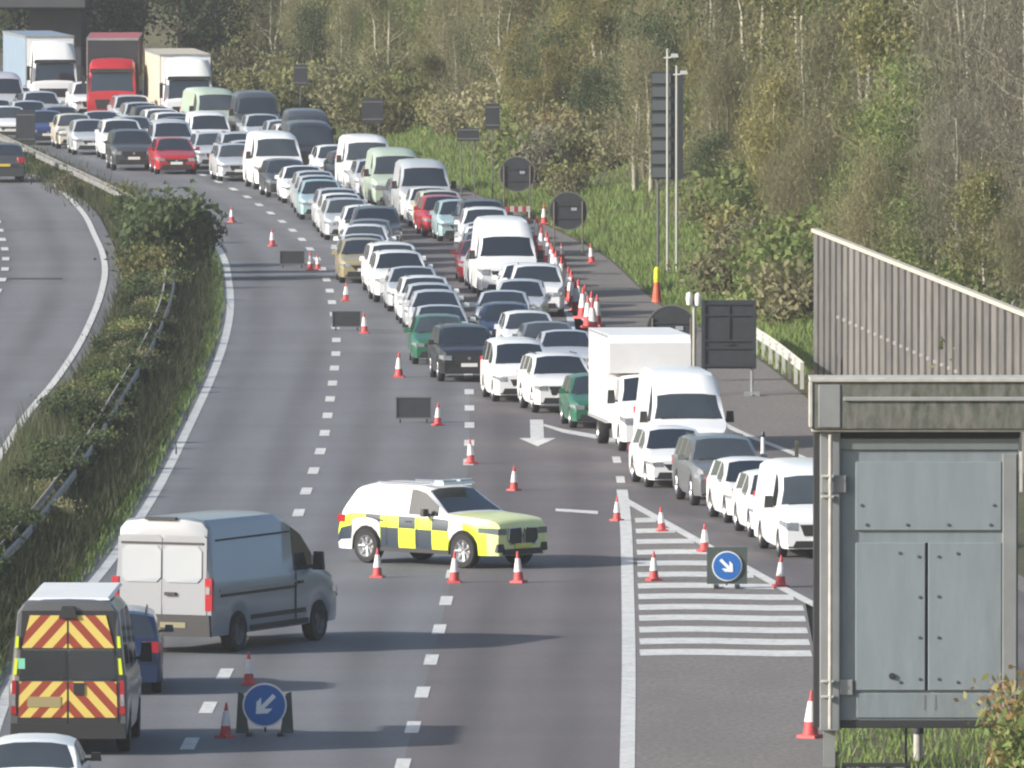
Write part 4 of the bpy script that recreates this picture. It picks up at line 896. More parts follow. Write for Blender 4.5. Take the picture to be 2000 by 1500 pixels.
# big square sign back behind the tall white van, with warning lamps beside
def big_sign():
    Y = ground(1424, 772).y; a, c = at(1370, 586, Y), at(1477, 720, Y); X = (a.x + c.x) / 2; w = c.x - a.x; z0, z1 = c.z, a.z
    t = thing('large_sign_back', 'large dark rectangular sign back on legs behind the tall white van', 'road sign', (X, Y, 0)); b = MB()
    b.box((0, 0, (z0 + z1) / 2), (w, .06, z1 - z0)); b.build('panel', SIGNBACK, t); b = MB()
    for x in (-w / 2 + .05, w / 2 - .05): b.box((x, -.05, (z0 + z1) / 2), (.09, .05, z1 - z0))
    for z in (z0 + .08, z0 + .55, z0 + .75, z1 - .1, z1 - .4): b.box((0, -.05, z), (w - .2, .04, .05))
    b.box((0, -.045, z1 - .6), (.05, .04, .9)); b.box((0, -.05, z0 + .66), (.2, .05, .05)); b.build('frame', mat('sign_frame_grey', (.028, .032, .038), .5), t); b = MB()
    for k in (1, -1): b.tube([(k * w * .42, .05, 0), (k * w * .42, .05, z0 + .3)], .04); b.tube([(k * w * .42, .05, .35), (k * w * .42, -.6, .02)], .025); b.box((k * w * .42, -.3, .05), (.4, .5, .1))
    b.build('leg', STEEL, t)
    Y2 = Y + 1.; p = at(1356, 585, Y2); t2 = thing('beacon_post', 'pale post with two lamp heads between the round and rectangular sign backs', 'warning lamp', (p.x, Y2, 0)); b = MB()
    b.tube([(0, 0, 0), (0, 0, p.z)], .05, 8); b.build('post', mat('pale_pole', (.34, .35, .31), .5), t2)
    for x, dz in ((-.13, .02), (.1, 0)):
        b = MB(); b.lathe([(.001, -.2), (.08, -.16), (.1, 0), (.08, .15), (.001, .2)], 12, 'z', (x, -.05, p.z + dz)); b.build('lamp', mat('lamp_cream', (.62, .62, .56), .3), t2, 50)
big_sign()
# striped barrier boards under the far round sign, small red marker on the grass, little posts
def barrier_board(px, py, w, label):
    g = ground(px, py); t = thing('barrier_board', label, 'barrier', g, R(12)); b = MB(); n = 6
    for i in range(n): b.box((-w / 2 + (i + .5) * w / n, 0, .55), (w / n, .03, .2), i % 2)
    b.build('board', [CONE_R, CONE_W], t); b = MB()
    for k in (1, -1): b.box((k * w * .4, .03, .3), (.05, .04, .6)); b.box((k * w * .4, .03, .03), (.12, .5, .06))
    b.build('foot', BLACK, t)
barrier_board(1012, 438, .9, 'low red and white barrier board below the farther round sign back')
def marker():
    Y = ground(1283, 590).y; p = at(1283, 578, Y); X = p.x; z = smoothed_bank(X, Y) if X > xR(Y) else 0
    t = thing('marker_post', 'orange-red marker with a yellow top on the grass beside the shoulder', 'marker', (X, Y, z)); b = MB()
    b.lathe([(.17, 0), (.15, .06), (.1, .5), (.09, .62)], 14); b.build('base', mat('marker_orange', (.55, .1, .05), .6, 0, .2, 5), t); b = MB(); b.lathe([(.085, .6), (.1, .75), (.09, 1.02), (.03, 1.1), (.001, 1.1)], 14); b.build('top', YELLOW, t)
marker()
for px, py, lab in ((1490, 888, 'thin dark-topped white delineator post on the slip road edge line'), (1556, 905, 'stubby yellowish post at the end of the slip road edge line')):
    g = ground(px, py); t = thing('delineator_post', lab, 'post', g); b = MB(); b.lathe([(.06, 0), (.05, .1), (.045, .42), (.04, .44)], 10); b.build('shaft', WHITE if px < 1500 else mat('dull_yellow', (.5, .45, .25), .6), t)
    b = MB(); b.lathe([(.05, .43), (.055, .5), (.03, .56), (.001, .56)], 10); b.build('cap', DKBLUE if px < 1500 else mat('dull_yellow', (.5, .45, .25), .6), t)

# ---- steel safety fences
def guard_rail(name, label, f, y0, y1, h, both, post=4., m=STEEL, zf=None):
    t = thing(name, label, 'crash barrier', (f(y0), y0, 0)); ox, oy = f(y0), y0; sides = (-.15, .15) if both else (0,)
    zf = zf or (lambda Y: 0.)
    for sd in sides:
        b = MB(); prof = [(-.02, -.15), (.04, -.11), (.04, -.05), (-.02, -.015), (-.02, .015), (.04, .05), (.04, .11), (-.02, .15)] if not both else [(-.02, -.1), (.02, -.07), (.02, .07), (-.02, .1)]; prev = None; n = int((y1 - y0) / 4)
        for i in range(n + 1):
            Y = y0 + (y1 - y0) * i / n; sg = 1 if sd >= 0 else -1
            ring = [b.vert((f(Y) + sd + sg * x - ox, Y - oy, h + zf(Y) + z)) for x, z in prof]
            if prev:
                for k in range(len(prof) - 1): b.face((prev[k], prev[k + 1], ring[k + 1], ring[k]))
            prev = ring
        r = b.build('rail', m, t, None, False); sm = r.modifiers.new('thick', 'SOLIDIFY'); sm.thickness = .012
    Y = y0; cnt = 0
    while Y < y1 and cnt < 95:
        b = MB(); b.box((f(Y) - ox, Y - oy, (h + (.1 if not both else -.05)) / 2), (.1 if not both else .08, .12, h + (.1 if not both else -.05))); 
        b.build('post', m, t); Y += post; cnt += 1
fm = lambda Y: xE(Y) - 1.9 if Y < 470 else xE(Y) - 1.5
guard_rail('safety_fence', 'double-sided steel crash barrier running through the planted median', fm, 225, 600, .6, True, 4., mat('weathered_steel', (.24, .235, .225), .6, .2, .3, 1.5))
guard_rail('safety_fence', 'pale steel crash barrier along the outer edge of the shoulder beside the timber fence', lambda Y: xR(Y) + .15, 372, 396, .62, False, 3., mat('pale_rail', (.5, .5, .46), .5, .1, .1, 3))

# ---- timber noise fence
def timber_fence():
    p0 = ground(1590, 738); dx, dy = 4.05, -60.; n = 34; Ln = math.hypot(dx, dy); ux, uy = dx / Ln, dy / Ln
    t = thing('timber_fence', 'tall weathered timber fence of upright boards above the grey sign box', 'fence', (p0.x, p0.y, 0)); b = MB(); tone = mat('weathered_boards', (.128, .122, .113), .85, 0, .25, 1.2); a = math.atan2(dy, dx); step = Ln / n
    for i in range(n): s = (i + .5) * step; b.box((ux * s, uy * s, 2.0 + random.uniform(-.02, .02)), (step * .62, .09, 3.95), random.randint(0, 2), a)
    b.build('boards', [tone, mat('grey_boards', (.104, .1, .095), .85, 0, .25, 1.5), mat('pale_boards', (.15, .144, .134), .85, 0, .2, 1)], t)
    b = MB(); b.box((dx / 2 + uy * -.1, dy / 2 + ux * .1, 2), (Ln, .03, 3.9), 0, a); b.build('backing', mat('fence_gap', (.05, .045, .04), .9), t)
    b = MB(); b.box((dx / 2, dy / 2, 4.05), (Ln + .1, .16, .1), 0, a); b.build('capping_rail', mat('capping', (.46, .43, .36), .8, 0, .15, 1), t)
    for i in range(4, 23): s = (i + .5) * step; b = MB(); b.box((ux * s - .05 , uy * s - .05, 2.0), (.12, .1, .08), 0, a); b.build('bolt_plate', mat('bolt_plate', (.55, .53, .5), .4, .2), t)
timber_fence()

# ---- big grey sign box in the right foreground
def sign_box():
    Y = 235.; P = lambda px, py: at(px, py, Y); o = P(1600, 1500)
    t = thing('message_sign', 'large grey steel roadside sign box seen from behind under a mossy concrete beam', 'road sign', (o.x, Y, 0))
    def bx(name, m, x0, y0, x1, y1, front, depth, parent=t):
        a, c = P(x0, y0), P(x1, y1); b = MB(); b.box(((a.x + c.x) / 2 - o.x, front + depth / 2, (a.z + c.z) / 2), (abs(c.x - a.x), depth, abs(a.z - c.z))); r = b.build(name, m, parent); 
        md = r.modifiers.new('bevel', 'BEVEL'); md.width = .012; md.segments = 2; return r
    moss = ground_mat('mossy_concrete', [(.12, .125, .11), (.06, .07, .05), (.17, .17, .15)], [1.6, 7.], .95, (1, 1, .35)); pale = mat('pale_concrete', (.42, .41, .37), .8, 0, .2, 5)
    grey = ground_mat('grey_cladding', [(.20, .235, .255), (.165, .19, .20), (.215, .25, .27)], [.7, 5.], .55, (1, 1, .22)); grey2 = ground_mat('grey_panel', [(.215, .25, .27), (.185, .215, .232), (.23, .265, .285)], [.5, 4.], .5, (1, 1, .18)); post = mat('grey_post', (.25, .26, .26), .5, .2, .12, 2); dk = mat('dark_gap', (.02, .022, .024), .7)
    bx('concrete_beam', moss, 1583, 742, 2080, 835, -.55, 1.0); bx('beam_coping', pale, 1580, 735, 2084, 743, -.6, 1.1); bx('beam_end', pale, 1579, 744, 1586, 832, -.57, .5)
    bx('beam_end_plate', post, 1597, 748, 1640, 832, -.57, .1)
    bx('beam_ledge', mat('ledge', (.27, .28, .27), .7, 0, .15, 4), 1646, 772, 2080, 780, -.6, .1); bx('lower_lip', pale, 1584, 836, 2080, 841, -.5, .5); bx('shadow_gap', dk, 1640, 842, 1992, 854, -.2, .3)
    bx('header_panel', mat('header_grey', (.15, .17, .17), .6, 0, .1, 3), 1640, 855, 1990, 877, -.3, .4)
    bx('cladding', grey, 1640, 877, 1987, 1405, -.25, .5); bx('upper_panel', grey2, 1670, 900, 1955, 1034, -.30, .06)
    for x0, x1 in ((1670, 1806), (1812, 1955)): bx('door', grey2, x0, 1058, x1, 1346, -.30, .06)
    bx('door_gap', dk, 1806.5, 1058, 1811.5, 1346, -.262, .015); bx('plinth', grey, 1672, 1352, 1955, 1400, -.28, .05)
    for x in (1803, 1824): bx('drain_stain', mat('rust_stain', (.14, .15, .14), .7), x, 1355, x + 4, 1385, -.284, .006)
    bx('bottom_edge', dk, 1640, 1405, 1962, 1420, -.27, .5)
    bx('side_frame', post, 1957, 885, 1984, 1400, -.32, .1)
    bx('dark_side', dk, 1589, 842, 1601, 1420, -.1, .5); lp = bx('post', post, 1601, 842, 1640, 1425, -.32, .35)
    b = MB(); p, q = P(1621, 846), P(1621, 1420); b.tube([(p.x - o.x, -.42, q.z), (p.x - o.x, -.42, p.z)], .035, 10); pp = b.build('conduit', pale, t, 50)
    for y in (925, 965, 1325, 1355): bx('pipe_clip', pale, 1603, y, 1628, y + 5, -.45, .12, pp)
    bx('bracket', post, 1603, 926, 1652, 960, -.36, .05); bx('bracket', post, 1640, 1325, 1665, 1355, -.33, .08)
    bx('right_handle', pale, 1990, 880, 1997, 960, -.3, .06)
    b = MB()
    for x, y in [(1682, 985), (1940, 985), (1692, 1023), (1771, 1023), (1851, 1023), (1933, 1023), (1756, 1078), (1793, 1085), (1832, 1085), (1869, 1079), (1795, 1164), (1832, 1163), (1795, 1243), (1832, 1243), (1795, 1324), (1832, 1324), (1869, 1330), (1757, 1330)]:
        p = P(x, y); b = MB(); b.lathe([(.028, -.012), (.024, -.022), (.001, -.024)], 10, 'y', (p.x - o.x, -.295, p.z)); b.build('bolt', mat('bolt_dark', (.09, .11, .13), .5, .3), t, 50)
    p = P(1741, 1318); b = MB(); b.lathe([(.055, -.01), (.05, -.04), (.001, -.045)], 14, 'y', (p.x - o.x, -.30, p.z)); b.build('lock', dk, t, 50)
    # legs down to the ground
    b = MB(); zt = P(1620, 1418).z
    for px in (1620, 1975): x = P(px, 1400).x - o.x; b.box((x, .15, zt / 2), (.2, .2, zt))
    b.build('leg', post, t)
    # low black frame and a bollard below
    o2 = P(1700, 1500); t2 = thing('low_railing', 'low black rail frame under the grey sign box', 'railing', (o2.x, Y - 3.5, 0)); b = MB(); zt = P(1700, 1470).z
    b.box((0, 0, zt + .05), (1.15, .08, .07)); 
    for x in (-.54, -.2, .2, .54): b.box((x, 0, zt / 2), (.08, .08, zt + .06))
    b.build('frame', dk, t2); b = MB()
    for x in (-.36, .36): b.box((x, .02, zt * .45), (.2, .06, zt * .9))
    b.build('panel', [mat('rail_panel', (.2, .12, .13), .6)], t2)
    p = P(1798, 1440); t3 = thing('bollard', 'pale dark-capped bollard in the grass under the grey sign box', 'bollard', (p.x * 1.0, Y + 1.5, 0)); z = P(1798, 1445).z
    b = MB(); b.lathe([(.08, 0), (.075, z)], 12); b.build('shaft', pale, t3, 40); b = MB(); b.lathe([(.1, z), (.1, z + .08), (.04, z + .15), (.001, z + .15)], 12); b.build('cap', dk, t3, 40)
    t4 = thing('thin_post', 'thin dark stake in the grass left of the pale bollard', 'stake', (P(1772, 1430).x, Y + .8, 0)); b = MB(); b.tube([(0, 0, 0), (0, 0, P(1772, 1428).z)], .02); b.build('stake', dk, t4)
sign_box()

# ---- road bridge closing the view at far left
def bridge():
    Y = 664.; t = thing('road_bridge', 'shaded concrete road bridge crossing over the far end of the jam', 'bridge', (-30, Y, 0)); zs = at(100, 18, Y).z; cz = mat('shaded_concrete', (.05, .052, .057), .9, 0, .2, .3)  # deck, parapet and abutment colours darkened to put the bridge in shade
    b = MB(); b.box((-14.5, 7, zs + .5), (48, 14, 1.0)); b.build('deck', cz, t); b = MB(); b.box((-14.5, -.2, zs + 1.3), (48, .3, 2.4)); b.build('parapet', mat('parapet', (.062, .065, .07), .9, 0, .15, .5), t)
    for x in (-37, 8): b = MB(); b.box((x, 7.5, zs / 2), (2.5, 12, zs)); b.build('abutment', cz, t)
bridge()

# ================================================================ planting
BARK = mat('bark_brown', (.13, .11, .085), .95, 0, .3, 3); PALEBARK = mat('bark_pale', (.36, .35, .27), .9, 0, .35, 2)
LEAFS = dict(olive=leaf_mat('leaf_olive', [(.11, .125, .04), (.19, .195, .07), (.24, .215, .105), (.14, .16, .055)]),
             brown=leaf_mat('twig_brown', [(.145, .14, .07), (.225, .21, .115), (.27, .25, .15), (.155, .17, .065)]),
             green=leaf_mat('leaf_green', [(.085, .135, .035), (.15, .205, .06), (.21, .24, .09), (.13, .165, .05)]),
             grey=leaf_mat('twig_grey', [(.16, .145, .105), (.23, .21, .155), (.28, .265, .20), (.165, .175, .09)]),
             yellow=leaf_mat('leaf_yellow', [(.19, .185, .05), (.28, .265, .095), (.24, .2, .10), (.17, .18, .06)]),
             dark=leaf_mat('leaf_dark', [(.035, .055, .022), (.06, .09, .035), (.09, .115, .05), (.055, .07, .035)]),
             rust=leaf_mat('leaf_rust', [(.22, .13, .055), (.30, .2, .09), (.17, .18, .06), (.25, .23, .12)]))
def raw_mesh(name, V, F_, m, parent=None):
    me = bpy.data.meshes.new(name); V = np.asarray(V, np.float32); F_ = np.asarray(F_, np.int32); k = F_.shape[1]
    me.vertices.add(len(V)); me.vertices.foreach_set('co', V.ravel()); me.loops.add(F_.size); me.loops.foreach_set('vertex_index', F_.ravel())
    me.polygons.add(len(F_)); me.polygons.foreach_set('loop_start', np.arange(0, F_.size, k, dtype=np.int32)); me.polygons.foreach_set('loop_total', np.full(len(F_), k, np.int32))
    for q in (m if isinstance(m, (list, tuple)) else [m]): me.materials.append(q)
    me.update(calc_edges=True); me.validate(); o = bpy.data.objects.new(name, me); COL.objects.link(o)
    if parent: o.parent = parent
    return o
def cards(C, size, aspect=1.6, up=0.):
    """leaf-sized quads at the points C"""
    n = len(C); a = RNG.normal(size=(n, 3)); a[:, 2] += up * np.sign(RNG.normal(size=n)) * 2; a /= np.linalg.norm(a, axis=1)[:, None]
    r = RNG.normal(size=(n, 3)); c = np.cross(a, r); c /= np.linalg.norm(c, axis=1)[:, None]; s = (size * RNG.uniform(.55, 1.4, n))[:, None]
    A_, B_ = a * s * aspect / 2, c * s / 2
    V = np.stack([C - A_, C + B_ * .9, C + A_, C - B_ * .9], 1).reshape(-1, 3); return V, np.arange(4 * n).reshape(-1, 4)
def tree_proto(name, h, cr, kind, bark, nleaf, ntwig, size, low=.2, seed=1):
    rg = random.Random(seed); t = bpy.data.objects.new(name, None); COL.objects.link(t); b = MB(); tips = []
    nst = rg.choice((1, 2, 2, 3))
    for st in range(nst):
        lx, ly = rg.uniform(-.12, .12) * h, rg.uniform(-.12, .12) * h; pts = [Vector((rg.uniform(-.25, .25) * (nst > 1), rg.uniform(-.25, .25) * (nst > 1), -.5))]
        for k in range(1, 7): f = k / 6; pts.append(Vector((lx * f + rg.uniform(-.15, .15), ly * f + rg.uniform(-.15, .15), h * .95 * f)))
        r0 = (.017 if bark is PALEBARK else .014) * h + .05; b.tube(pts, [r0 * (1 - .85 * k / 6) for k in range(7)], 6)
        for k in range(11):
            f = rg.uniform(max(.12, low), .95); i = min(5, int(f * 6)); p = pts[i].lerp(pts[i + 1], f * 6 - i); a = rg.uniform(0, 6.28); l = cr * rg.uniform(.5, 1.05) * (1.15 - .7 * f)
            e = p + Vector((math.cos(a) * l, math.sin(a) * l, l * rg.uniform(.35, 1.0))); m = p.lerp(e, .5) + Vector((0, 0, -.1 * l)); b.tube([p, m, e], [r0 * .4 * (1.1 - f), r0 * .25 * (1.1 - f), .012], 5)
            tips += [e, m.lerp(e, .5), m]
        tips += pts[3:]
    b.build('trunk', bark, t, 60, False)
    tips = np.array([tuple(q) for q in tips])
    cl = tips[RNG.integers(0, len(tips), nleaf)] + RNG.normal(size=(nleaf, 3)) * np.array([.36, .36, .40]) * cr * .42
    V, Fc = cards(cl, size); Vs, Fs = [V], [Fc]
    if ntwig:
        p = tips[RNG.integers(0, len(tips), ntwig)] + RNG.normal(size=(ntwig, 3)) * cr * .26; d = RNG.normal(size=(ntwig, 3)); d[:, 2] = np.abs(d[:, 2]) * 1.6 + .3; d /= np.linalg.norm(d, axis=1)[:, None]
        l = RNG.uniform(.3, 1.1, ntwig)[:, None]; sd = np.cross(d, RNG.normal(size=(ntwig, 3))); sd /= np.linalg.norm(sd, axis=1)[:, None]; w = RNG.uniform(.008, .022, ntwig)[:, None]
        V2 = np.stack([p - sd * w, p + sd * w, p + d * l + sd * w * .3, p + d * l - sd * w * .3], 1).reshape(-1, 3); Vs.append(V2); Fs.append(np.arange(4 * ntwig).reshape(-1, 4) + len(V))
    raw_mesh('crown', np.concatenate(Vs), np.concatenate(Fs), LEAFS[kind], t); return t
def bush_proto(name, w, h, kind, n, size, seed, up=.3):
    rg = random.Random(seed); t = bpy.data.objects.new(name, None); COL.objects.link(t); b = MB(); cs = []
    for k in range(9):
        a = rg.uniform(0, 6.28); r = rg.uniform(.1, .5) * w; e = Vector((math.cos(a) * r, math.sin(a) * r, h * rg.uniform(.45, .95))); b.tube([(rg.uniform(-.1, .1), rg.uniform(-.1, .1), -.2), e * .5, e], [.035, .025, .01], 5); cs += [e, e * .7, e * .45]
    b.build('stem', BARK, t, None, False); cs = np.array([tuple(q) for q in cs]); C = cs[RNG.integers(0, len(cs), n)] + RNG.normal(size=(n, 3)) * np.array([w * .14, w * .14, h * .13]); C[:, 2] = np.abs(C[:, 2])
    V, Fc = cards(C, size, 1.8, up); raw_mesh('foliage', V, Fc, LEAFS[kind], t); return t
PT = [('broadleaf_tree', tree_proto('broadleaf_tree', 9, 3.0, 'olive', PALEBARK, 4200, 1200, .15, .15, 3), 'olive leafy'),
      ('broadleaf_tree', tree_proto('broadleaf_tree', 10, 2.7, 'brown', PALEBARK, 2600, 3200, .12, .15, 5), 'half-bare brown'),
      ('broadleaf_tree', tree_proto('broadleaf_tree', 8, 3.0, 'green', BARK, 4200, 900, .15, .12, 8), 'fresh green'),
      ('bare_tree', tree_proto('bare_tree', 11, 3.2, 'grey', PALEBARK, 1100, 5200, .10, .12, 11), 'bare grey-twigged'),
      ('broadleaf_tree', tree_proto('broadleaf_tree', 8, 2.6, 'yellow', PALEBARK, 3200, 1800, .13, .15, 14), 'yellowish'),
      ('bare_tree', tree_proto('bare_tree', 9, 2.8, 'brown', BARK, 1600, 4600, .10, .1, 19), 'bare brown-twigged'),
      ('broadleaf_tree', tree_proto('broadleaf_tree', 9, 3.0, 'dark', BARK, 4200, 700, .15, .1, 23), 'dark green')]
PB = [('bush', bush_proto('bush', 2.6, 1.9, 'green', 1500, .14, 1), 'green'), ('bush', bush_proto('bush', 2.8, 2.1, 'olive', 1500, .14, 2), 'olive'), ('bush', bush_proto('bush', 2.6, 1.8, 'brown', 1500, .12, 3), 'brown'),
      ('bush', bush_proto('bush', 2.4, 1.9, 'rust', 1300, .13, 4), 'rusty'), ('bush', bush_proto('bush', 2.8, 2.3, 'grey', 1500, .10, 5), 'grey twiggy'), ('bush', bush_proto('bush', 2.8, 2.2, 'dark', 3200, .15, 6), 'dark green')]
usedp = set()
def plant(lst, i, X, Y, z, sc, label, cat, group):
    nm, pr, _ = lst[i]; key = (id(pr)); o = pr if key not in usedp else copy_tree(pr); usedp.add(key)
    o.location = (X, Y, z); o.rotation_euler = (0, 0, random.uniform(0, 6.28)); o.scale = (sc * random.uniform(.9, 1.1), sc * random.uniform(.9, 1.1), sc * random.uniform(.92, 1.15)); tag(o, label, cat, group)
    if cat == 'shrub': o.name = 'shrub'
def zone(px, py):
    if px < 420: return 'behind the lorries at the far left'
    if px < 700: return 'on the bank above the far bend'
    if px < 960: return 'on the bank above the row of vans'
    if px < 1250: return 'on the bank above the round sign backs'
    if px < 1420: return 'around the tall louvred sign back'
    if px < 1620: return 'on the bank left of the timber fence'
    return 'on the bank behind the timber fence'
rt = random.Random(21); cand = []
for _ in range(9000):
    Y = rt.uniform(335, 760); d = rt.uniform(4.2, 23); X = xR(Y) + d; z = smoothed_bank(X, Y); px, py = topx(X, Y, z)
    if -80 < px < 2080 and py > -330:
        if Y < 372 and d < 6: continue
        if any((X - a) ** 2 + ((Y - c) * .55) ** 2 < 2.5 ** 2 for a, c, *_ in cand): continue
        cand.append((X, Y, z, px, py, d))
for _ in range(400):                          # beyond the bridge
    Y = rt.uniform(700, 790); X = rt.uniform(-45, -8); 
    if xE(min(Y, 760)) - 6 < X < xR(min(Y, 760)) + 3 and Y < 755: continue
    if any((X - a) ** 2 + ((Y - c) * .55) ** 2 < 2.4 ** 2 for a, c, *_ in cand): continue
    px, py = topx(X, Y, 0)
    if -80 < px < 600: cand.append((X, Y, 0 if Y > 700 and X < xR(min(Y, 760)) else smoothed_bank(X, min(Y, 760)), px, py, 12))
cand.sort(key=lambda q: q[1]); NT = 0
for X, Y, z, px, py, d in cand:
    if NT >= 288: break
    if px < 420: i = rt.choice((6, 6, 3, 5, 0))
    elif px < 1000: i = rt.choice((0, 0, 1, 4, 2, 1, 5, 6))
    elif px < 1450: i = rt.choice((0, 1, 1, 5, 2, 4, 6))
    elif px < 1750: i = rt.choice((1, 0, 2, 4, 5, 1))
    else: i = rt.choice((3, 2, 5, 1, 3, 0))
    sc = rt.uniform(.62, 1.05) * (.55 if d < 7.5 else .8 if d < 12 else 1)
    plant(PT, i, X, Y, z, sc, f'{PT[i][2]} tree in the wood {zone(px, py)}', 'tree', 'trees on the wooded bank'); NT += 1
for X, Y in ((-21.5, 672), (-18.5, 676), (-16, 669), (-14.5, 680), (-24, 684), (-20, 690), (-28, 688)):
    plant(PT, 6, X, Y, 0, rt.uniform(.75, 1.0), 'dark green tree in the wood behind the lorries at the far left', 'tree', 'trees on the wooded bank')
cb = []
for _ in range(6000):
    Y = rt.uniform(332, 690); d = rt.choice((rt.uniform(1.8, 5), rt.uniform(1.8, 14))); X = xR(Y) + d; z = smoothed_bank(X, Y); px, py = topx(X, Y, z)
    if 1120 < px < 1400 and 340 < py < 640: continue
    if 760 < px < 1000 and 270 < py < 420: continue      # open turf by the round signs
    if Y < 400 and d < 4.2: continue
    if -50 < px < 2050 and py > 0:
        if any((X - a) ** 2 + ((Y - c) * .42) ** 2 < 1.5 ** 2 for a, c, *_ in cb): continue
        cb.append((X, Y, z, px, py, d))
cb = cb[:250]
for X, Y, z, px, py, d in cb:
    i = rt.choice((0, 1, 1, 2, 2, 3, 4, 0) if px > 1000 else (1, 1, 2, 0, 2, 1)); plant(PB, i, X, Y, z - .1, rt.uniform(.6, 1.15), f'{PB[i][2]} bush {zone(px, py)}', 'bush', 'bushes on the bank')
# median: the big round bush and smaller shrubs
for X_, Y_, sc, i, lab in [(-11.45, 447, 1.05, 5, 'big rounded dark green bush in the median beside the empty lane'), (-11.0, 453, .8, 5, 'dark bush spilling toward the road behind the big median bush'), (-12.3, 458, .9, 5, 'dark green bush behind and left of the big median bush'), (-11.6, 440, .65, 1, 'olive bush at the foot of the big median bush')]:
    plant(PB, i, X_, Y_, 0, sc, lab, 'bush', 'bushes in the median')
for k, Y in enumerate((262, 285, 304, 322, 343, 360, 378, 398, 415, 428, 480, 498, 516, 533)):
    i = (1, 0, 2, 1, 5, 1, 2)[k % 7]; plant(PB, i, (fm(Y) + (rt.uniform(-1.5, -.3) if k % 2 else rt.uniform(-.2, .6))), Y, 0, rt.uniform(.26, .45), f'{PB[i][2]} low shrub in the median, {ORD[k]} from the near end', 'shrub', 'low shrubs in the median')
for _ in range(140):
    Y = rt.uniform(240, 445); f_ = rt.random(); X = xL(Y) + 1.1 + (xE(Y) - 1.7 - xL(Y) - 1.1) * f_; i = rt.choice((2, 0, 5, 5, 5, 5)); py = topx(X, Y, 0)[1]
    plant(PB, i, X, Y, 0, rt.uniform(.2, .38), f"{PB[i][2]} scrub in the median {'near the chevron van' if py > 850 else 'beside the sweep of the barrier' if py > 640 else 'below the big round bush'}", 'shrub', 'scrub in the median')
for _ in range(34):
    Y = rt.uniform(466, 580); X = fm(Y) + rt.uniform(-.7, .3); i = rt.choice((5, 5, 0, 1))
    plant(PB, i, X, Y, 0, rt.uniform(.16, .3), f"{PB[i][2]} scrub in the median along the far barrier beyond the big round bush", 'shrub', 'scrub in the median')
# shrubs in front of the grey sign box
for px, py, Y, sc, i, lab in [(1992, 1180, 233, .8, 3, 'rusty orange-leaved shrub at the right edge before the grey sign box'), (2005, 1500, 231, .7, 0, 'green shrub at the bottom right corner'), (1940, 1490, 233.5, .3, 3, 'small rusty weed clump under the grey sign box')]:
    p = at(px, py, Y); plant(PB, i, p.x + .25, Y, 0, sc, lab, 'shrub', 'shrubs by the grey sign box')
# ---- grass: too many blades to count
def grass(name, pts, hgt, m, w=.02, lean=.35):
    P_ = np.array(pts); n = len(P_); a = RNG.uniform(0, 6.28, n); hh = hgt * RNG.uniform(.35, 1.25, n); dx, dy = np.cos(a) * w, np.sin(a) * w; l = RNG.normal(size=(n, 2)) * lean * hh[:, None]
    V = np.stack([P_ - np.stack([dx, dy, 0 * dx], 1), P_ + np.stack([dx, dy, 0 * dx], 1), P_ + np.stack([l[:, 0], l[:, 1], hh], 1)], 1).reshape(-1, 3)
    o = raw_mesh(name, V, np.arange(3 * n).reshape(-1, 3), m); return tag(o, kind='stuff')
MED = leaf_mat('median_grass', [(.04, .06, .02), (.075, .10, .035), (.125, .11, .075), (.055, .08, .026), (.08, .075, .055)])
VERGE = leaf_mat('verge_grass', [(.11, .18, .04), (.17, .26, .065), (.21, .24, .09), (.14, .19, .055)])
pts = []
for _ in range(42000):
    Y = rt.uniform(215, 600) if rt.random() < .35 else rt.uniform(215, 430); t_ = rt.random(); a, c = xL(Y) + .55, xE(Y) - .6; pts.append((a + (c - a) * t_, Y, -.05))
grass('median_grass', pts, .55, MED, .022)
pts = [(xL(Y) + rt.uniform(.3, 1.8), Y, -.05) for Y in (rt.uniform(262, 350) for _ in range(5200))]
grass('tall_grass', pts, .85, MED, .022, .2)
pts = []
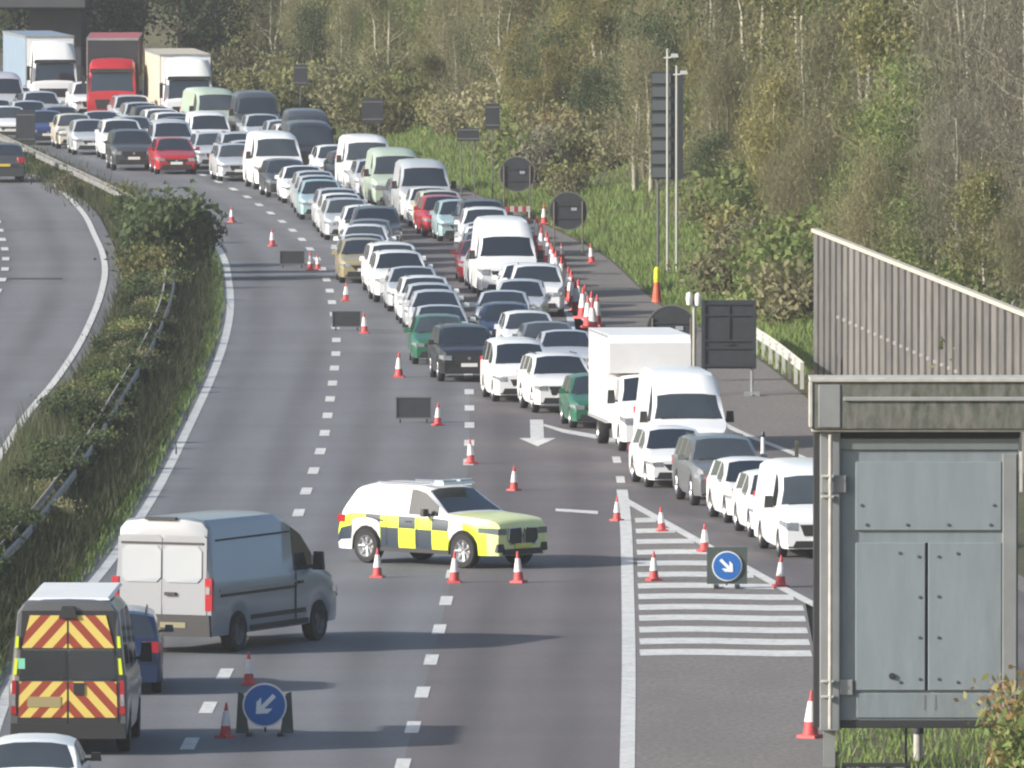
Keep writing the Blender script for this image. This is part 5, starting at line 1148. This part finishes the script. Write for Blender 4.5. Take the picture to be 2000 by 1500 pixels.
for _ in range(15000):
    Y = rt.uniform(225, 610); c = fm(Y) + rt.gauss(0, .55); pts.append((c, Y, -.05))
grass('fence_line_grass', pts, .72, MED, .024, .28)
pts = []
for _ in range(9000):
    Y = rt.uniform(230, 470); pts.append((xE(Y) - rt.uniform(.22, 1.3), Y, -.05))
for _ in range(3000):
    Y = rt.uniform(225, 400); pts.append((xL(Y) + rt.uniform(.45, 1.1), Y, -.05))
grass('verge_grass', pts, .3, VERGE, .02)
pts = []
for _ in range(46000):
    Y = rt.uniform(380, 600) if rt.random() < .75 else rt.uniform(340, 720); d = abs(rt.gauss(0, 3.5)) + .1; X = xR(Y) + d; pts.append((X, Y, smoothed_bank(X, Y) - .03))
grass('bank_grass', pts, .3, VERGE, .03)
pts = [(rt.uniform(5.3, 11), rt.uniform(205, 256), -.06) for _ in range(9000)]
pts = [p for p in pts if 5.55 + (p[1] - 240) * .010 + .05 < p[0] < slip_l(p[1]) - .2 or p[1] < 250 and p[0] > 5.6]
grass('nose_grass', pts, .22, VERGE, .022)

# development check: no two vehicles may overlap
for i in range(len(FOOT)):
    for j in range(i):
        if overlap(FOOT[i], FOOT[j]): print('OVERLAP', FOOT[i][0], '|', FOOT[j][0], [round(x, 1) for x in FOOT[i][1][:2]], [round(x, 1) for x in FOOT[j][1][:2]])
print('trees', NT, 'bushes', len(cb), 'objects', len(bpy.data.objects))

# ---- thin autumn haze over the whole length of the road
if HAZE:
    b = MB(); b.box((0, 480, 14.5), (500, 1000, 31)); hz = b.build('haze', [], None); tag(hz, kind='stuff')
    m = bpy.data.materials.new('haze_air'); m.use_nodes = True; N = m.node_tree.nodes; N.remove(N['Principled BSDF']); pv = N.new('ShaderNodeVolumePrincipled')
    pv.inputs['Color'].default_value = (.86, .9, .95, 1); pv.inputs['Density'].default_value = HAZE; pv.inputs['Anisotropy'].default_value = .0
    m.node_tree.links.new(pv.outputs[0], N['Material Output'].inputs['Volume']); hz.data.materials.append(m); SC.cycles.volume_bounces = 0
